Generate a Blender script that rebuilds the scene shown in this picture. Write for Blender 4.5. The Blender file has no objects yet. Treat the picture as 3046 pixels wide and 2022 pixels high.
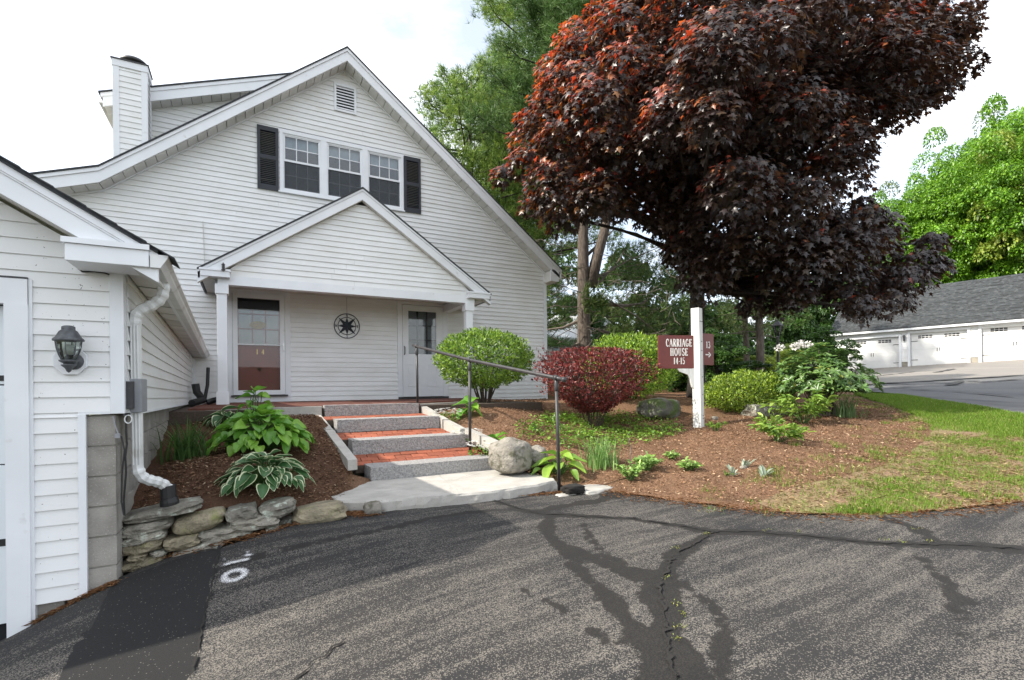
import bpy, bmesh, math, random
import numpy as np
from mathutils import Vector, Matrix, noise as mn
from mathutils.geometry import delaunay_2d_cdt
random.seed(7); RNG = np.random.default_rng(7)
scene = bpy.context.scene
COL = scene.collection

# ------------------------------------------------------------------ camera
F_PX, CX, CY, ROLL = 1480.0, 1523.0, 1152.8, 0.01
YAW = math.radians(28.05); SN, CS = math.sin(YAW), math.cos(YAW)
cam_d = bpy.data.cameras.new('camera'); cam = bpy.data.objects.new('camera', cam_d); COL.objects.link(cam)
cam_d.sensor_width = 36; cam_d.lens = F_PX / 3046 * 36
cam_d.shift_y = (CY - 1011) / 3046
cam_d.clip_start = 0.05; cam_d.clip_end = 2000
cam.matrix_world = Matrix.Rotation(-YAW, 4, 'Z') @ Matrix.Rotation(math.pi/2, 4, 'X') @ Matrix.Rotation(-math.atan(ROLL), 4, 'Z')
scene.camera = cam

# ------------------------------------------------------------------ sky, sun, exposure
SUN_H = Vector((-0.985, 0.17)).normalized(); SUN_EL = math.radians(40)
w = bpy.data.worlds.new('World'); scene.world = w; w.use_nodes = True
nt = w.node_tree; nt.nodes.clear()
out = nt.nodes.new('ShaderNodeOutputWorld'); bg = nt.nodes.new('ShaderNodeBackground')
sky = nt.nodes.new('ShaderNodeTexSky'); sky.sky_type = 'NISHITA'; sky.sun_disc = False
sky.sun_elevation = SUN_EL; sky.sun_rotation = math.atan2(SUN_H.x, SUN_H.y); sky.air_density = 1.0; sky.dust_density = 1.5
tc = nt.nodes.new('ShaderNodeTexCoord'); mp = nt.nodes.new('ShaderNodeMapping'); mp.inputs['Scale'].default_value = (1, 1, 2.2)
nz = nt.nodes.new('ShaderNodeTexNoise'); nz.inputs['Scale'].default_value = 2.3; nz.inputs['Detail'].default_value = 7; nz.inputs['Roughness'].default_value = .55
cr = nt.nodes.new('ShaderNodeMapRange'); cr.inputs['From Min'].default_value = .39; cr.inputs['From Max'].default_value = .65
cr.inputs['To Min'].default_value = .30; cr.inputs['To Max'].default_value = 1.0
mx = nt.nodes.new('ShaderNodeMixRGB'); mx.inputs[2].default_value = (7.4, 7.5, 7.7, 1)
nt.links.new(tc.outputs['Generated'], mp.inputs[0]); nt.links.new(mp.outputs[0], nz.inputs['Vector'])
nt.links.new(nz.outputs[0], cr.inputs[0]); nt.links.new(cr.outputs[0], mx.inputs[0])
nt.links.new(sky.outputs[0], mx.inputs[1]); nt.links.new(mx.outputs[0], bg.inputs[0])
bg.inputs[1].default_value = 0.125; nt.links.new(bg.outputs[0], out.inputs[0])
sd = bpy.data.lights.new('sun', 'SUN'); sd.energy = 3.0; sd.angle = math.radians(.6); sd.color = (1, .93, .82)
so = bpy.data.objects.new('sun', sd); COL.objects.link(so)
sv = Vector((SUN_H.x*math.cos(SUN_EL), SUN_H.y*math.cos(SUN_EL), math.sin(SUN_EL)))
so.rotation_euler = sv.to_track_quat('Z', 'Y').to_euler(); so.location = sv*60
scene.view_settings.view_transform = 'Standard'; scene.view_settings.look = 'None'
scene.view_settings.exposure = 1.2; scene.view_settings.gamma = 1
scene.render.engine = 'CYCLES'
scene.cycles.max_bounces = 6; scene.cycles.diffuse_bounces = 3; scene.cycles.glossy_bounces = 3; scene.cycles.transparent_max_bounces = 6; scene.cycles.transmission_bounces = 4

# ------------------------------------------------------------------ pixel -> ray helpers
NRM = math.hypot(1, ROLL)
def ray(x, y):
    dx, dy = x - CX, y - CY
    u = (dx - ROLL*dy)/NRM; v = (ROLL*dx + dy)/NRM
    l, up = u/F_PX, -v/F_PX
    return np.array([CS*l + SN, -SN*l + CS, up])
KV = 0.77545
def rayV(x, y): return ray(x/KV, y/KV)
def onY(x, y, Y): r = ray(x, y); return r*(Y/r[1])
def onZ(x, y, Z): r = ray(x, y); return r*(Z/r[2])
def crop(ox, oy, s): return lambda x, y: (ox + x/s, oy + y/s)
def VD(x, y, D): return rayV(x, y)*D

# ------------------------------------------------------------------ object helpers
def nn(v): return np.asarray(v, float)
BASE = {}
def setp(o, label=None, cat=None, group=None, kind=None):
    if label: o['label'] = label
    if cat: o['category'] = cat
    if group: o['group'] = group
    if kind: o['kind'] = kind
    return o
def thing(name, label, cat, base, group=None):
    o = bpy.data.objects.new(name, None); o.empty_display_size = .1; COL.objects.link(o)
    o.location = base; BASE[o.name] = nn(base)
    return setp(o, label, cat, group)
def O(name, verts, faces, mat, parent=None, origin=None, smooth=False, cols=None, bevel=0, label=None, cat=None, group=None, kind=None, mats=None, midx=None):
    """verts in world coordinates; the mesh is stored relative to its thing's base"""
    verts = nn(verts)
    b = BASE[parent.name] if parent else (nn(origin) if origin is not None else np.zeros(3))
    me = bpy.data.meshes.new(name)
    v = verts - b
    if isinstance(faces, np.ndarray):
        k = faces.shape[1]; n = len(faces)
        me.vertices.add(len(v)); me.vertices.foreach_set('co', v.astype(np.float32).ravel())
        me.loops.add(n*k); me.loops.foreach_set('vertex_index', faces.astype(np.int32).ravel())
        me.polygons.add(n); me.polygons.foreach_set('loop_start', np.arange(0, n*k, k, dtype=np.int32))
        me.polygons.foreach_set('loop_total', np.full(n, k, dtype=np.int32))
        me.update(calc_edges=True)
    else:
        me.from_pydata([tuple(p) for p in v], [], [tuple(f) for f in faces]); me.update()
    if mats:
        for m in mats: me.materials.append(m)
        if midx is not None: me.polygons.foreach_set('material_index', np.asarray(midx, np.int32))
    else: me.materials.append(mat)
    if cols is not None:
        a = me.attributes.new('Col', 'FLOAT_COLOR', 'POINT')
        c = np.ones((len(v), 4), np.float32); c[:, :3] = cols; a.data.foreach_set('color', c.ravel())
    if smooth: me.polygons.foreach_set('use_smooth', np.ones(len(me.polygons), bool))
    o = bpy.data.objects.new(name, me); COL.objects.link(o)
    if parent: o.parent = parent
    else: o.location = b
    BASE[o.name] = b
    if bevel:
        md = o.modifiers.new('bevel', 'BEVEL'); md.width = bevel; md.segments = 2; md.limit_method = 'ANGLE'
    return setp(o, label, cat, group, kind)
def inst(src_mesh, name, parent, loc, rot=(0, 0, 0), scale=(1, 1, 1)):
    o = bpy.data.objects.new(name, src_mesh); COL.objects.link(o); o.parent = parent
    o.location = nn(loc) - BASE[parent.name]; o.rotation_euler = rot; o.scale = scale
    BASE[o.name] = BASE[parent.name]
    return o
class MB:
    def __init__(s): s.v = []; s.f = []
    def add(s, v, f):
        k = len(s.v); s.v += [tuple(p) for p in v]; s.f += [tuple(i + k for i in q) for q in f]; return s
    def box(s, x0, x1, y0, y1, z0, z1):
        return s.add([(x0,y0,z0),(x1,y0,z0),(x1,y1,z0),(x0,y1,z0),(x0,y0,z1),(x1,y0,z1),(x1,y1,z1),(x0,y1,z1)],
                     [(3,2,1,0),(4,5,6,7),(0,1,5,4),(1,2,6,5),(2,3,7,6),(3,0,4,7)])
    def obox(s, c, ax, ay, az, hx, hy, hz):
        c, ax, ay, az = nn(c), nn(ax), nn(ay), nn(az); vs = []
        for k in (-1, 1):
            for i, j in ((-1,-1),(1,-1),(1,1),(-1,1)): vs.append(c + ax*hx*i + ay*hy*j + az*hz*k)
        return s.add(vs, [(3,2,1,0),(4,5,6,7),(0,1,5,4),(1,2,6,5),(2,3,7,6),(3,0,4,7)])
    def prismY(s, pts, y0, y1):
        """pts: (x,z) polygon, extruded along Y"""
        n = len(pts); vs = [(x, y0, z) for x, z in pts] + [(x, y1, z) for x, z in pts]
        fs = [tuple(range(n)), tuple(range(2*n-1, n-1, -1))] + [(i, i+n, (i+1) % n + n, (i+1) % n) for i in range(n)]
        return s.add(vs, fs)
    def prism(s, pts, axis_o, ex, ey, en):
        """2-D polygon in frame (axis_o, ex, ey), extruded by vector en"""
        o, ex, ey, en = nn(axis_o), nn(ex), nn(ey), nn(en); n = len(pts)
        a = [o + ex*p[0] + ey*p[1] for p in pts]; b = [p + en for p in a]
        fs = [tuple(range(n)), tuple(range(2*n-1, n-1, -1))] + [(i, i+n, (i+1) % n + n, (i+1) % n) for i in range(n)]
        return s.add(a + b, fs)
    def tube(s, path, radii, n=8, cap=True, sx=1.0, ref=None):
        path = [nn(p) for p in path]
        if not hasattr(radii, '__len__'): radii = [radii]*len(path)
        k0 = len(s.v); up = nn(ref) if ref is not None else nn((0, 0, 1))
        u = None
        for i, p in enumerate(path):
            t = path[min(i+1, len(path)-1)] - path[max(i-1, 0)]; t = t/(np.linalg.norm(t)+1e-9)
            if u is None:
                u = np.cross(t, up)
                if np.linalg.norm(u) < 1e-3: u = np.cross(t, nn((1, 0, 0)))
            else: u = u - t*np.dot(u, t)
            u = u/(np.linalg.norm(u)+1e-9); q = np.cross(t, u)
            for j in range(n):
                a = 2*math.pi*j/n
                s.v.append(tuple(p + (u*math.cos(a)*sx + q*math.sin(a))*radii[i]))
        for i in range(len(path)-1):
            for j in range(n):
                a, b = k0+i*n+j, k0+i*n+(j+1) % n
                s.f.append((a, b, b+n, a+n))
        if cap:
            s.f.append(tuple(k0+j for j in range(n-1, -1, -1))); e = k0+(len(path)-1)*n
            s.f.append(tuple(e+j for j in range(n)))
        return s
    def lathe(s, c, prof, n=12, rot=0.0):
        c = nn(c); k0 = len(s.v)
        for r, z in prof:
            for j in range(n):
                a = 2*math.pi*j/n + rot; s.v.append((c[0]+r*math.cos(a), c[1]+r*math.sin(a), c[2]+z))
        for i in range(len(prof)-1):
            for j in range(n):
                a, b = k0+i*n+j, k0+i*n+(j+1) % n; s.f.append((a, b, b+n, a+n))
        s.f.append(tuple(k0+j for j in range(n-1, -1, -1))); e = k0+(len(prof)-1)*n; s.f.append(tuple(e+j for j in range(n)))
        return s
    def build(s, name, mat, parent=None, **kw): return O(name, s.v, s.f, mat, parent, **kw)

# ------------------------------------------------------------------ materials
def base_mat(name):
    m = bpy.data.materials.new(name); m.use_nodes = True; n = m.node_tree
    return m, n, n.nodes['Principled BSDF'], n.nodes['Material Output']
def L(n, a, b): n.links.new(a, b)
def noise_n(n, vec, scale, detail=4, rough=.55):
    t = n.nodes.new('ShaderNodeTexNoise'); t.inputs['Scale'].default_value = scale; t.inputs['Detail'].default_value = detail
    t.inputs['Roughness'].default_value = rough; L(n, vec, t.inputs['Vector']); return t.outputs[0]
def rng_n(n, v, a, b, c=0., d=1.):
    r = n.nodes.new('ShaderNodeMapRange'); L(n, v, r.inputs[0])
    for i, q in enumerate((a, b, c, d)): r.inputs[1+i].default_value = q
    return r.outputs[0]
def mix_n(n, f, a, b, mode='MIX'):
    m = n.nodes.new('ShaderNodeMixRGB'); m.blend_type = mode
    for i, q in enumerate((f, a, b)):
        if hasattr(q, 'is_linked') or hasattr(q, 'links'): L(n, q, m.inputs[i])
        elif i == 0: m.inputs[0].default_value = q
        else: m.inputs[i].default_value = (*q, 1)
    return m.outputs[0]
def math_n(n, op, a, b=0.):
    m = n.nodes.new('ShaderNodeMath'); m.operation = op
    for i, q in enumerate((a, b)):
        if hasattr(q, 'links'): L(n, q, m.inputs[i])
        else: m.inputs[i].default_value = q
    return m.outputs[0]
def pos_n(n, scale=(1, 1, 1), rot=(0, 0, 0)):
    g = n.nodes.new('ShaderNodeNewGeometry'); p = n.nodes.new('ShaderNodeMapping')
    p.inputs['Scale'].default_value = scale; p.inputs['Rotation'].default_value = rot
    L(n, g.outputs['Position'], p.inputs[0]); return p.outputs[0]
def bump_n(n, h, strength, dist=.01):
    b = n.nodes.new('ShaderNodeBump'); b.inputs['Strength'].default_value = strength; b.inputs['Distance'].default_value = dist
    L(n, h, b.inputs['Height']); return b.outputs[0]
def pmat(name, c1, c2=None, scale=6., rough=.6, bump=0., bscale=60., bdist=.004, spec=.5, lo=.35, hi=.65, stretch=(1, 1, 1), metal=0., c3=None, s3=40., d3=(.62, .7), emit=None, objinfo=0.):
    m, n, b, o = base_mat(name)
    p = pos_n(n, stretch)
    b.inputs['Roughness'].default_value = rough; b.inputs['Metallic'].default_value = metal
    b.inputs['Specular IOR Level'].default_value = spec
    if c2 is None: c2 = tuple(q*.85 for q in c1)
    f = rng_n(n, noise_n(n, p, scale), lo, hi); c = mix_n(n, f, c1, c2)
    if c3 is not None: c = mix_n(n, rng_n(n, noise_n(n, p, s3, 3), *d3), c, c3)
    if objinfo:
        oi = n.nodes.new('ShaderNodeObjectInfo'); hv = n.nodes.new('ShaderNodeHueSaturation')
        L(n, rng_n(n, oi.outputs['Random'], 0, 1, 1-objinfo, 1+objinfo), hv.inputs['Value']); L(n, c, hv.inputs['Color']); c = hv.outputs[0]
    L(n, c, b.inputs['Base Color'])
    if bump: L(n, bump_n(n, noise_n(n, p, bscale, 5), bump, bdist), b.inputs['Normal'])
    return m
def leafmat(name, trans=.3, rough=.45, spec=.5, tint=(1, 1, 1), gain=1.6):
    m, n, b, o = base_mat(name)
    a = n.nodes.new('ShaderNodeAttribute'); a.attribute_name = 'Col'
    b.inputs['Roughness'].default_value = rough; b.inputs['Specular IOR Level'].default_value = spec
    L(n, a.outputs['Color'], b.inputs['Base Color'])
    t = n.nodes.new('ShaderNodeBsdfTranslucent')
    L(n, mix_n(n, 1., a.outputs['Color'], tuple(q*gain for q in tint), 'MULTIPLY'), t.inputs['Color'])
    s = n.nodes.new('ShaderNodeMixShader'); s.inputs[0].default_value = trans
    L(n, b.outputs[0], s.inputs[1]); L(n, t.outputs[0], s.inputs[2]); L(n, s.outputs[0], o.inputs[0]); return m
def glassmat(name, tint=(.9, .95, .95), refl=1.0, rough=.02, ior=1.5):
    m, n, b, o = base_mat(name); n.nodes.remove(b)
    tr = n.nodes.new('ShaderNodeBsdfTransparent'); tr.inputs[0].default_value = (*tint, 1)
    g = n.nodes.new('ShaderNodeBsdfGlossy'); g.inputs['Roughness'].default_value = rough
    fr = n.nodes.new('ShaderNodeFresnel'); fr.inputs[0].default_value = ior
    s = n.nodes.new('ShaderNodeMixShader')
    L(n, math_n(n, 'MULTIPLY', fr.outputs[0], refl), s.inputs[0]); L(n, tr.outputs[0], s.inputs[1]); L(n, g.outputs[0], s.inputs[2])
    L(n, s.outputs[0], o.inputs[0]); return m
M = {}
M['vinyl'] = pmat('white_vinyl', (.83, .84, .835), (.76, .765, .745), 1.6, .42, .12, 25, .002, c3=(.70, .68, .61), s3=1.7, d3=(.60, .85), stretch=(1, 1, 2.4), objinfo=.025)
M['vinyl_g'] = pmat('speckled_white_vinyl', (.83, .84, .835), (.77, .775, .76), 1.6, .42, .12, 25, .002, c3=(.12, .11, .09), s3=42, d3=(.715, .725), objinfo=.025)
M['trim'] = pmat('white_trim', (.82, .84, .86), (.76, .78, .80), 2.5, .4, .06, 40, .001, c3=(.62, .62, .60), s3=7, d3=(.68, .8))
M['soffit'] = pmat('soffit_panel', (.70, .69, .65), (.58, .57, .53), 3, .5, objinfo=.06)
M['shingle'] = pmat('roof_shingle', (.055, .06, .066), (.03, .032, .036), 22, .9, .6, 160, .006, stretch=(1, 1, 1))
M['shutter'] = pmat('black_shutter', (.012, .015, .021), (.018, .022, .03), 5, .5)
M['dark'] = pmat('dark_interior', (.022, .024, .028), (.012, .013, .016), 3, .9)
M['blind'] = pmat('window_blind', (.55, .56, .55), (.45, .46, .45), 4, .7)
M['curtain'] = pmat('room_wall', (.075, .09, .105), (.05, .06, .07), 1.2, .9)
M['glass'] = glassmat('window_glass', (.86, .91, .94), 1.7)
M['doorglass'] = glassmat('door_glass', (.88, .9, .9), 1.5)
def screenmat():
    m, n, b, o = base_mat('insect_screen'); b.inputs['Base Color'].default_value = (.075, .085, .095, 1); b.inputs['Roughness'].default_value = .8
    tr = n.nodes.new('ShaderNodeBsdfTransparent'); s = n.nodes.new('ShaderNodeMixShader'); s.inputs[0].default_value = .5
    L(n, tr.outputs[0], s.inputs[1]); L(n, b.outputs[0], s.inputs[2]); L(n, s.outputs[0], o.inputs[0]); return m
M['screen'] = screenmat(); M['lowglass'] = glassmat('lower_door_glass', (.93, .92, .92), .8)
M['reddoor'] = pmat('oxblood_door', (.23, .036, .033), (.17, .028, .026), 3, .4)
M['plaque'] = pmat('yellow_plaque', (.62, .42, .06), (.42, .25, .03), 30, .5, c3=(.12, .05, .01), s3=70, d3=(.55, .6))
M['brass'] = pmat('brass', (.62, .45, .16), (.5, .34, .1), 20, .3, metal=.9)
M['steel'] = pmat('brushed_steel', (.6, .6, .6), (.5, .5, .5), 20, .3, metal=.9)
M['black'] = pmat('black_metal', (.014, .015, .016), (.022, .022, .024), 12, .45, .1, 80)
M['compass'] = pmat('blue_black_metal', (.012, .022, .034), (.02, .03, .042), 12, .45)
M['pipe'] = pmat('grey_iron_pipe', (.028, .027, .029), (.046, .044, .046), 14, .45, .25, 90, .002, c3=(.10, .095, .09), s3=60, d3=(.68, .76))
M['pewter'] = pmat('weathered_pewter', (.12, .13, .14), (.06, .063, .068), 30, .55, .3, 90, .002)
M['lampglass'] = glassmat('lamp_glass', (.78, .84, .80), 2.2, .06)
M['block'] = pmat('concrete_block', (.34, .32, .285), (.24, .225, .20), 5, .95, .8, 130, .006, c3=(.42, .40, .36), s3=90, d3=(.6, .7), objinfo=.12)
M['mortar'] = pmat('mortar', (.36, .34, .30), (.26, .25, .22), 14, .95, .4, 90)
M['granite'] = pmat('grey_granite', (.42, .405, .385), (.27, .265, .26), 34, .85, 1., 55, .02, c3=(.19, .185, .18), s3=60, d3=(.52, .66))
M['slab'] = pmat('pale_granite_slab', (.46, .44, .40), (.36, .345, .31), 5, .85, .3, 60, .006, c3=(.24, .22, .19), s3=120, d3=(.6, .7))
M['brick'] = pmat('orange_brick', (.33, .10, .05), (.24, .066, .034), 25, .85, .4, 120, .003, c3=(.20, .06, .035), s3=60, d3=(.6, .72), objinfo=.22)
M['brickmass'] = pmat('worn_brick', (.17, .062, .042), (.12, .046, .033), 14, .9, .3, 90, .003)
M['sand'] = pmat('joint_sand', (.10, .075, .055), (.06, .045, .035), 40, 1.)
M['sign'] = pmat('maroon_sign_paint', (.155, .034, .028), (.125, .026, .022), 4, .42, .15, 60, .002, c3=(.20, .06, .05), s3=30, d3=(.66, .75))
M['signwhite'] = pmat('white_lettering', (.80, .78, .74), (.72, .70, .66), 20, .5)
M['post'] = pmat('weathered_white_post', (.70, .71, .69), (.56, .56, .53), 9, .7, .4, 60, .004, stretch=(3, 3, .25), c3=(.36, .27, .20), s3=12, d3=(.63, .72))
M['stone'] = pmat('lichen_fieldstone', (.32, .295, .24), (.16, .15, .125), 8, .9, 1., 34, .03, c3=(.46, .49, .41), s3=12, d3=(.55, .64), objinfo=.22)
M['tanstone'] = pmat('tan_fieldstone', (.36, .31, .21), (.19, .165, .11), 9, .9, 1., 40, .03, c3=(.22, .22, .09), s3=7, d3=(.55, .7), objinfo=.15)
M['boulder'] = pmat('pale_boulder', (.31, .285, .24), (.19, .175, .15), 7, .9, 1., 26, .03, c3=(.12, .115, .08), s3=11, d3=(.54, .64))
M['mossrock'] = pmat('mossy_rock', (.17, .165, .14), (.10, .10, .08), 6, .95, .8, 40, .02, c3=(.09, .13, .04), s3=5, d3=(.5, .62))
M['bark'] = pmat('pine_bark', (.20, .165, .135), (.09, .07, .055), 9, .95, 1., 26, .04, stretch=(3, 3, .6))
M['darkbark'] = pmat('dark_bark', (.055, .045, .04), (.03, .025, .022), 10, .95, .8, 30, .03, stretch=(2, 2, .5))
M['twig'] = pmat('grey_twig', (.20, .17, .14), (.11, .09, .075), 8, .9)
M['stem'] = pmat('shrub_stem', (.075, .055, .04), (.04, .03, .022), 15, .9)
M['greenstem'] = pmat('green_stem', (.07, .14, .03), (.05, .10, .02), 15, .7)
M['leaf'] = leafmat('leaf', .28, .42, .5)
M['glossleaf'] = leafmat('glossy_leaf', .18, .3, .6)
M['redleaf'] = leafmat('maple_leaf', .26, .40, .8, (1.25, .8, .5), 2.4)
M['needle'] = leafmat('pine_needle', .22, .55, .3)
M['grass'] = leafmat('grass_blade', .3, .6, .3)
M['petal'] = leafmat('white_petal', .3, .6, .3, gain=1.)
M['chip'] = leafmat('mulch_chip', .0, .95, .1)
M['cable'] = pmat('black_cable', (.015, .015, .016), (.02, .02, .02), 10, .5)
M['plasticgrey'] = pmat('grey_plastic', (.30, .31, .33), (.25, .26, .28), 6, .5)
M['gutter'] = pmat('painted_gutter', (.76, .77, .76), (.66, .67, .65), 5, .35, c3=(.45, .43, .38), s3=5, d3=(.6, .75))
M['gdoor'] = pmat('garage_door_paint', (.78, .83, .86), (.74, .79, .82), 3, .4)
M['whitedoor'] = pmat('white_garage_door', (.82, .82, .80), (.78, .78, .76), 3, .45, .1, 30)
M['farshingle'] = pmat('charcoal_shingle', (.042, .047, .049), (.032, .035, .037), 1.2, .95, .5, 40, .02, c3=(.062, .068, .07), s3=5, d3=(.5, .62), objinfo=.12)
M['concrete'] = pmat('tan_concrete', (.36, .33, .27), (.29, .265, .22), 5, .9)

# ------------------------------------------------------------------ terrain height fields
class RBF:
    def __init__(s, pts, c=.8, sm=1e-3):
        p = nn(pts); s.xy = p[:, :2]; s.c = c; n = len(p)
        A = np.zeros((n+3, n+3)); d = np.hypot(*(s.xy[:, None]-s.xy[None]).transpose(2, 0, 1))
        A[:n, :n] = -np.sqrt(d*d+c*c) - np.eye(n)*sm*-1; A[:n, n] = 1; A[:n, n+1:] = s.xy; A[n, :n] = 1; A[n+1:, :n] = s.xy.T
        s.w = np.linalg.solve(A, np.concatenate([p[:, 2], np.zeros(3)])); s.n = n
    def __call__(s, x, y):
        x = nn(x); y = nn(y); sh = np.broadcast(x, y).shape; q = np.stack([np.broadcast_to(x, sh).ravel(), np.broadcast_to(y, sh).ravel()], 1)
        out = np.empty(len(q))
        for i in range(0, len(q), 20000):
            b = q[i:i+20000]; d2 = ((b[:, None]-s.xy[None])**2).sum(2)
            out[i:i+20000] = -np.sqrt(d2+s.c**2)@s.w[:s.n] + s.w[s.n] + b@s.w[s.n+1:]
        r = out.reshape(sh); return float(r) if r.ndim == 0 else r
def Vz(x, y, z): return rayV(x, y)*(z/rayV(x, y)[2])
edge = [tuple(Vz(a, b, z)) for a, b, z in ((1400,1133,-1.1),(1600,1160,-1.09),(1850,1190,-1.07),(2100,1183,-1.03),(2362,1155,-.98))]
shared = edge + [(7.5,1.35,-.92),(10,1.7,-.75),(12.3,2.3,-.58),(13,1,-.6),(13,-8,-.6),(3.1,4.45,-1.1)]
ks = crop(330, 1420, 3.374)
wallbase = [tuple(onY(*ks(a, b), Y)) for a, b, Y in ((60,1050,4.28),(560,850,4.33),(1160,660,4.38),(1700,510,4.42),(2330,400,4.47))]
Hd = RBF(shared + wallbase + [(.75,4.62,-1.1),(1.5,4.42,-1.1),(2.3,4.33,-1.1),(-.79,4.26,-1.285),(-.95,4.26,-1.345),(-1.235,4.26,-1.49),
    (-1.4,4.2,-1.56),(-2.5,4.2,-1.63),(-4,4.2,-1.6),(0,2.7,-1.38),(1,1.5,-1.22),(2,0,-1.2),(3,1.5,-1.13),(5,0,-1.05),(-2,2,-1.6),(-1,1,-1.47),(0,-4,-1.45),(8,-4,-.9),(-6,-6,-1.8),(-.3,3.6,-1.33)])
ctl = [(1612,985,8.1),(1370,985,8.2),(2362,962,8.0),(2150,925,10.5),(1985,905,13.2),(1800,1020,6.4),(1900,957,8.7),(1720,940,9.8),
       (1120,930,9.0),(1180,1080,5.7),(2120,965,8.3),(2080,1060,5.9),(1450,915,10.6),(1580,1060,6.1),(620,1115,4.4),(610,1040,5.3),(1250,1000,7.2),(1500,1090,5.6)]
GL = (36.9, 20.6); GR = (38.6, 11.2)          # front wall of the far garage, its two ends
Hb = RBF(shared + [tuple(VD(*c)) for c in ctl] + [(5.2,11.1,-.33),(6.9,11.1,-.34),(9,12,-.3),(-.7,4.75,-.90),(.3,4.75,-.96),(.75,4.8,-1.02),(-.6,6.5,-.62),
    (-.5,7.5,-.40),(.4,7.5,-.36),(.7,6.3,-.60),(.95,5.3,-.97),(1.2,5.5,-1.03),(.62,5.1,-.94),(.76,7.3,-.36),(.86,5.9,-.68),(.80,6.6,-.52),(1.8,5.2,-1.12),(1.8,6.0,-.95),(1.8,6.8,-.72),(1.8,8,-.5),(.5,9,-.45),(2,11,-.45),(-.8,11,-.45),(2.75,5.6,-.88),(2.65,7.2,-.42),(3.2,8.2,-.33),(3.6,8.9,-.28),(4.62,9.5,-.275),(4.62,10.8,-.28),
    (18,20,.1),(8,22,-.1),(0,26,0),(GL[0]-1,GL[1],.78),(GR[0]-1,GR[1],1.1),(20,8,-.05),(26,2,.3),(30,12,.5),(24,16,.25),(50,30,5),(60,12,5),(45,45,8),(20,50,3),(-40,40,1),(80,60,14),(40,-20,0),(-60,-20,-2)])
def hit(H, vx, vy):
    r = rayV(vx, vy); lo, hi = .5, 60.
    D = np.linspace(.8, 60, 600); g = r[2]*D - H(r[0]*D, r[1]*D); k = np.argmax(g < 0)
    lo, hi = D[max(k-1, 0)], D[k]
    for _ in range(25):
        m = (lo+hi)/2
        if r[2]*m < H(r[0]*m, r[1]*m): hi = m
        else: lo = m
    return r*hi
def hitD(H, vx, D):
    """ground point below image column vx (at horizon row) at view depth D"""
    r = rayV(vx, 885); return np.array([r[0]*D, r[1]*D, H(r[0]*D, r[1]*D)])
def inpoly(P, poly):
    poly = nn(poly); x, y = P[:, 0], P[:, 1]; ins = np.zeros(len(P), bool); n = len(poly); j = n-1
    for i in range(n):
        xi, yi = poly[i]; xj, yj = poly[j]
        c = ((yi > y) != (yj > y)) & (x < (xj-xi)*(y-yi)/((yj-yi) if yj != yi else 1e-9)+xi); ins ^= c; j = i
    return ins
def densify(poly, step, jit=0., closed=True):
    out = []; n = len(poly)
    for i in range(n if closed else n-1):
        a, b = nn(poly[i][:2]), nn(poly[(i+1) % n][:2]); k = max(1, int(np.linalg.norm(b-a)/step))
        for j in range(k):
            p = a+(b-a)*j/k
            if jit and j: p = p + RNG.normal(0, jit, 2)
            out.append(p)
    if not closed: out.append(nn(poly[-1][:2]))
    return nn(out)
def zone(name, poly, H, pts, mat, off=0., bump=0., kind='structure', colfn=None, fs=3.):
    ins = pts[inpoly(pts, poly)]
    # keep interior points off the border
    P = nn(poly); allp = np.vstack([P, ins]); n = len(P)
    vs, es, fs_, *_ = delaunay_2d_cdt([Vector(p) for p in allp], [(i, (i+1) % n) for i in range(n)], [], 1, 1e-5)
    xy = nn([(v.x, v.y) for v in vs]); z = H(xy[:, 0], xy[:, 1]) + off
    if bump: z = z + bump*nn([mn.noise(Vector((a*fs, b*fs, 3.1)))+.5*mn.noise(Vector((a*fs*2.7, b*fs*2.7, 1.1))) for a, b in xy])
    V3 = np.column_stack([xy, z])
    fa = np.array([f for f in fs_ if len(f) == 3], int)
    a, b, c = V3[fa[:, 0], :2], V3[fa[:, 1], :2], V3[fa[:, 2], :2]
    s = (b[:, 0]-a[:, 0])*(c[:, 1]-a[:, 1])-(b[:, 1]-a[:, 1])*(c[:, 0]-a[:, 0]); fa[s < 0] = fa[s < 0][:, ::-1]
    return O(name, V3, fa, mat, smooth=True, kind=kind, cols=colfn(xy) if colfn else None)
def jgrid(x0, x1, y0, y1, st, j=.25):
    g = np.stack(np.meshgrid(np.arange(x0, x1, st), np.arange(y0, y1, st)), -1).reshape(-1, 2)
    return g + RNG.uniform(-j, j, g.shape)*st
def segdist(P, line):
    line = nn(line)[:, :2]; d = np.full(len(P), 1e9); t_at = np.zeros(len(P)); acc = 0
    tot = sum(np.linalg.norm(line[i+1]-line[i]) for i in range(len(line)-1))
    for i in range(len(line)-1):
        a, b = line[i], line[i+1]; ab = b-a; l2 = (ab**2).sum()+1e-12
        t = np.clip(((P-a)@ab)/l2, 0, 1); q = a+t[:, None]*ab; dd = np.hypot(*(P-q).T)
        m = dd < d; d[m] = dd[m]; t_at[m] = (acc+t[m]*math.sqrt(l2))/tot; acc += math.sqrt(l2)
    return d, t_at

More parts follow.
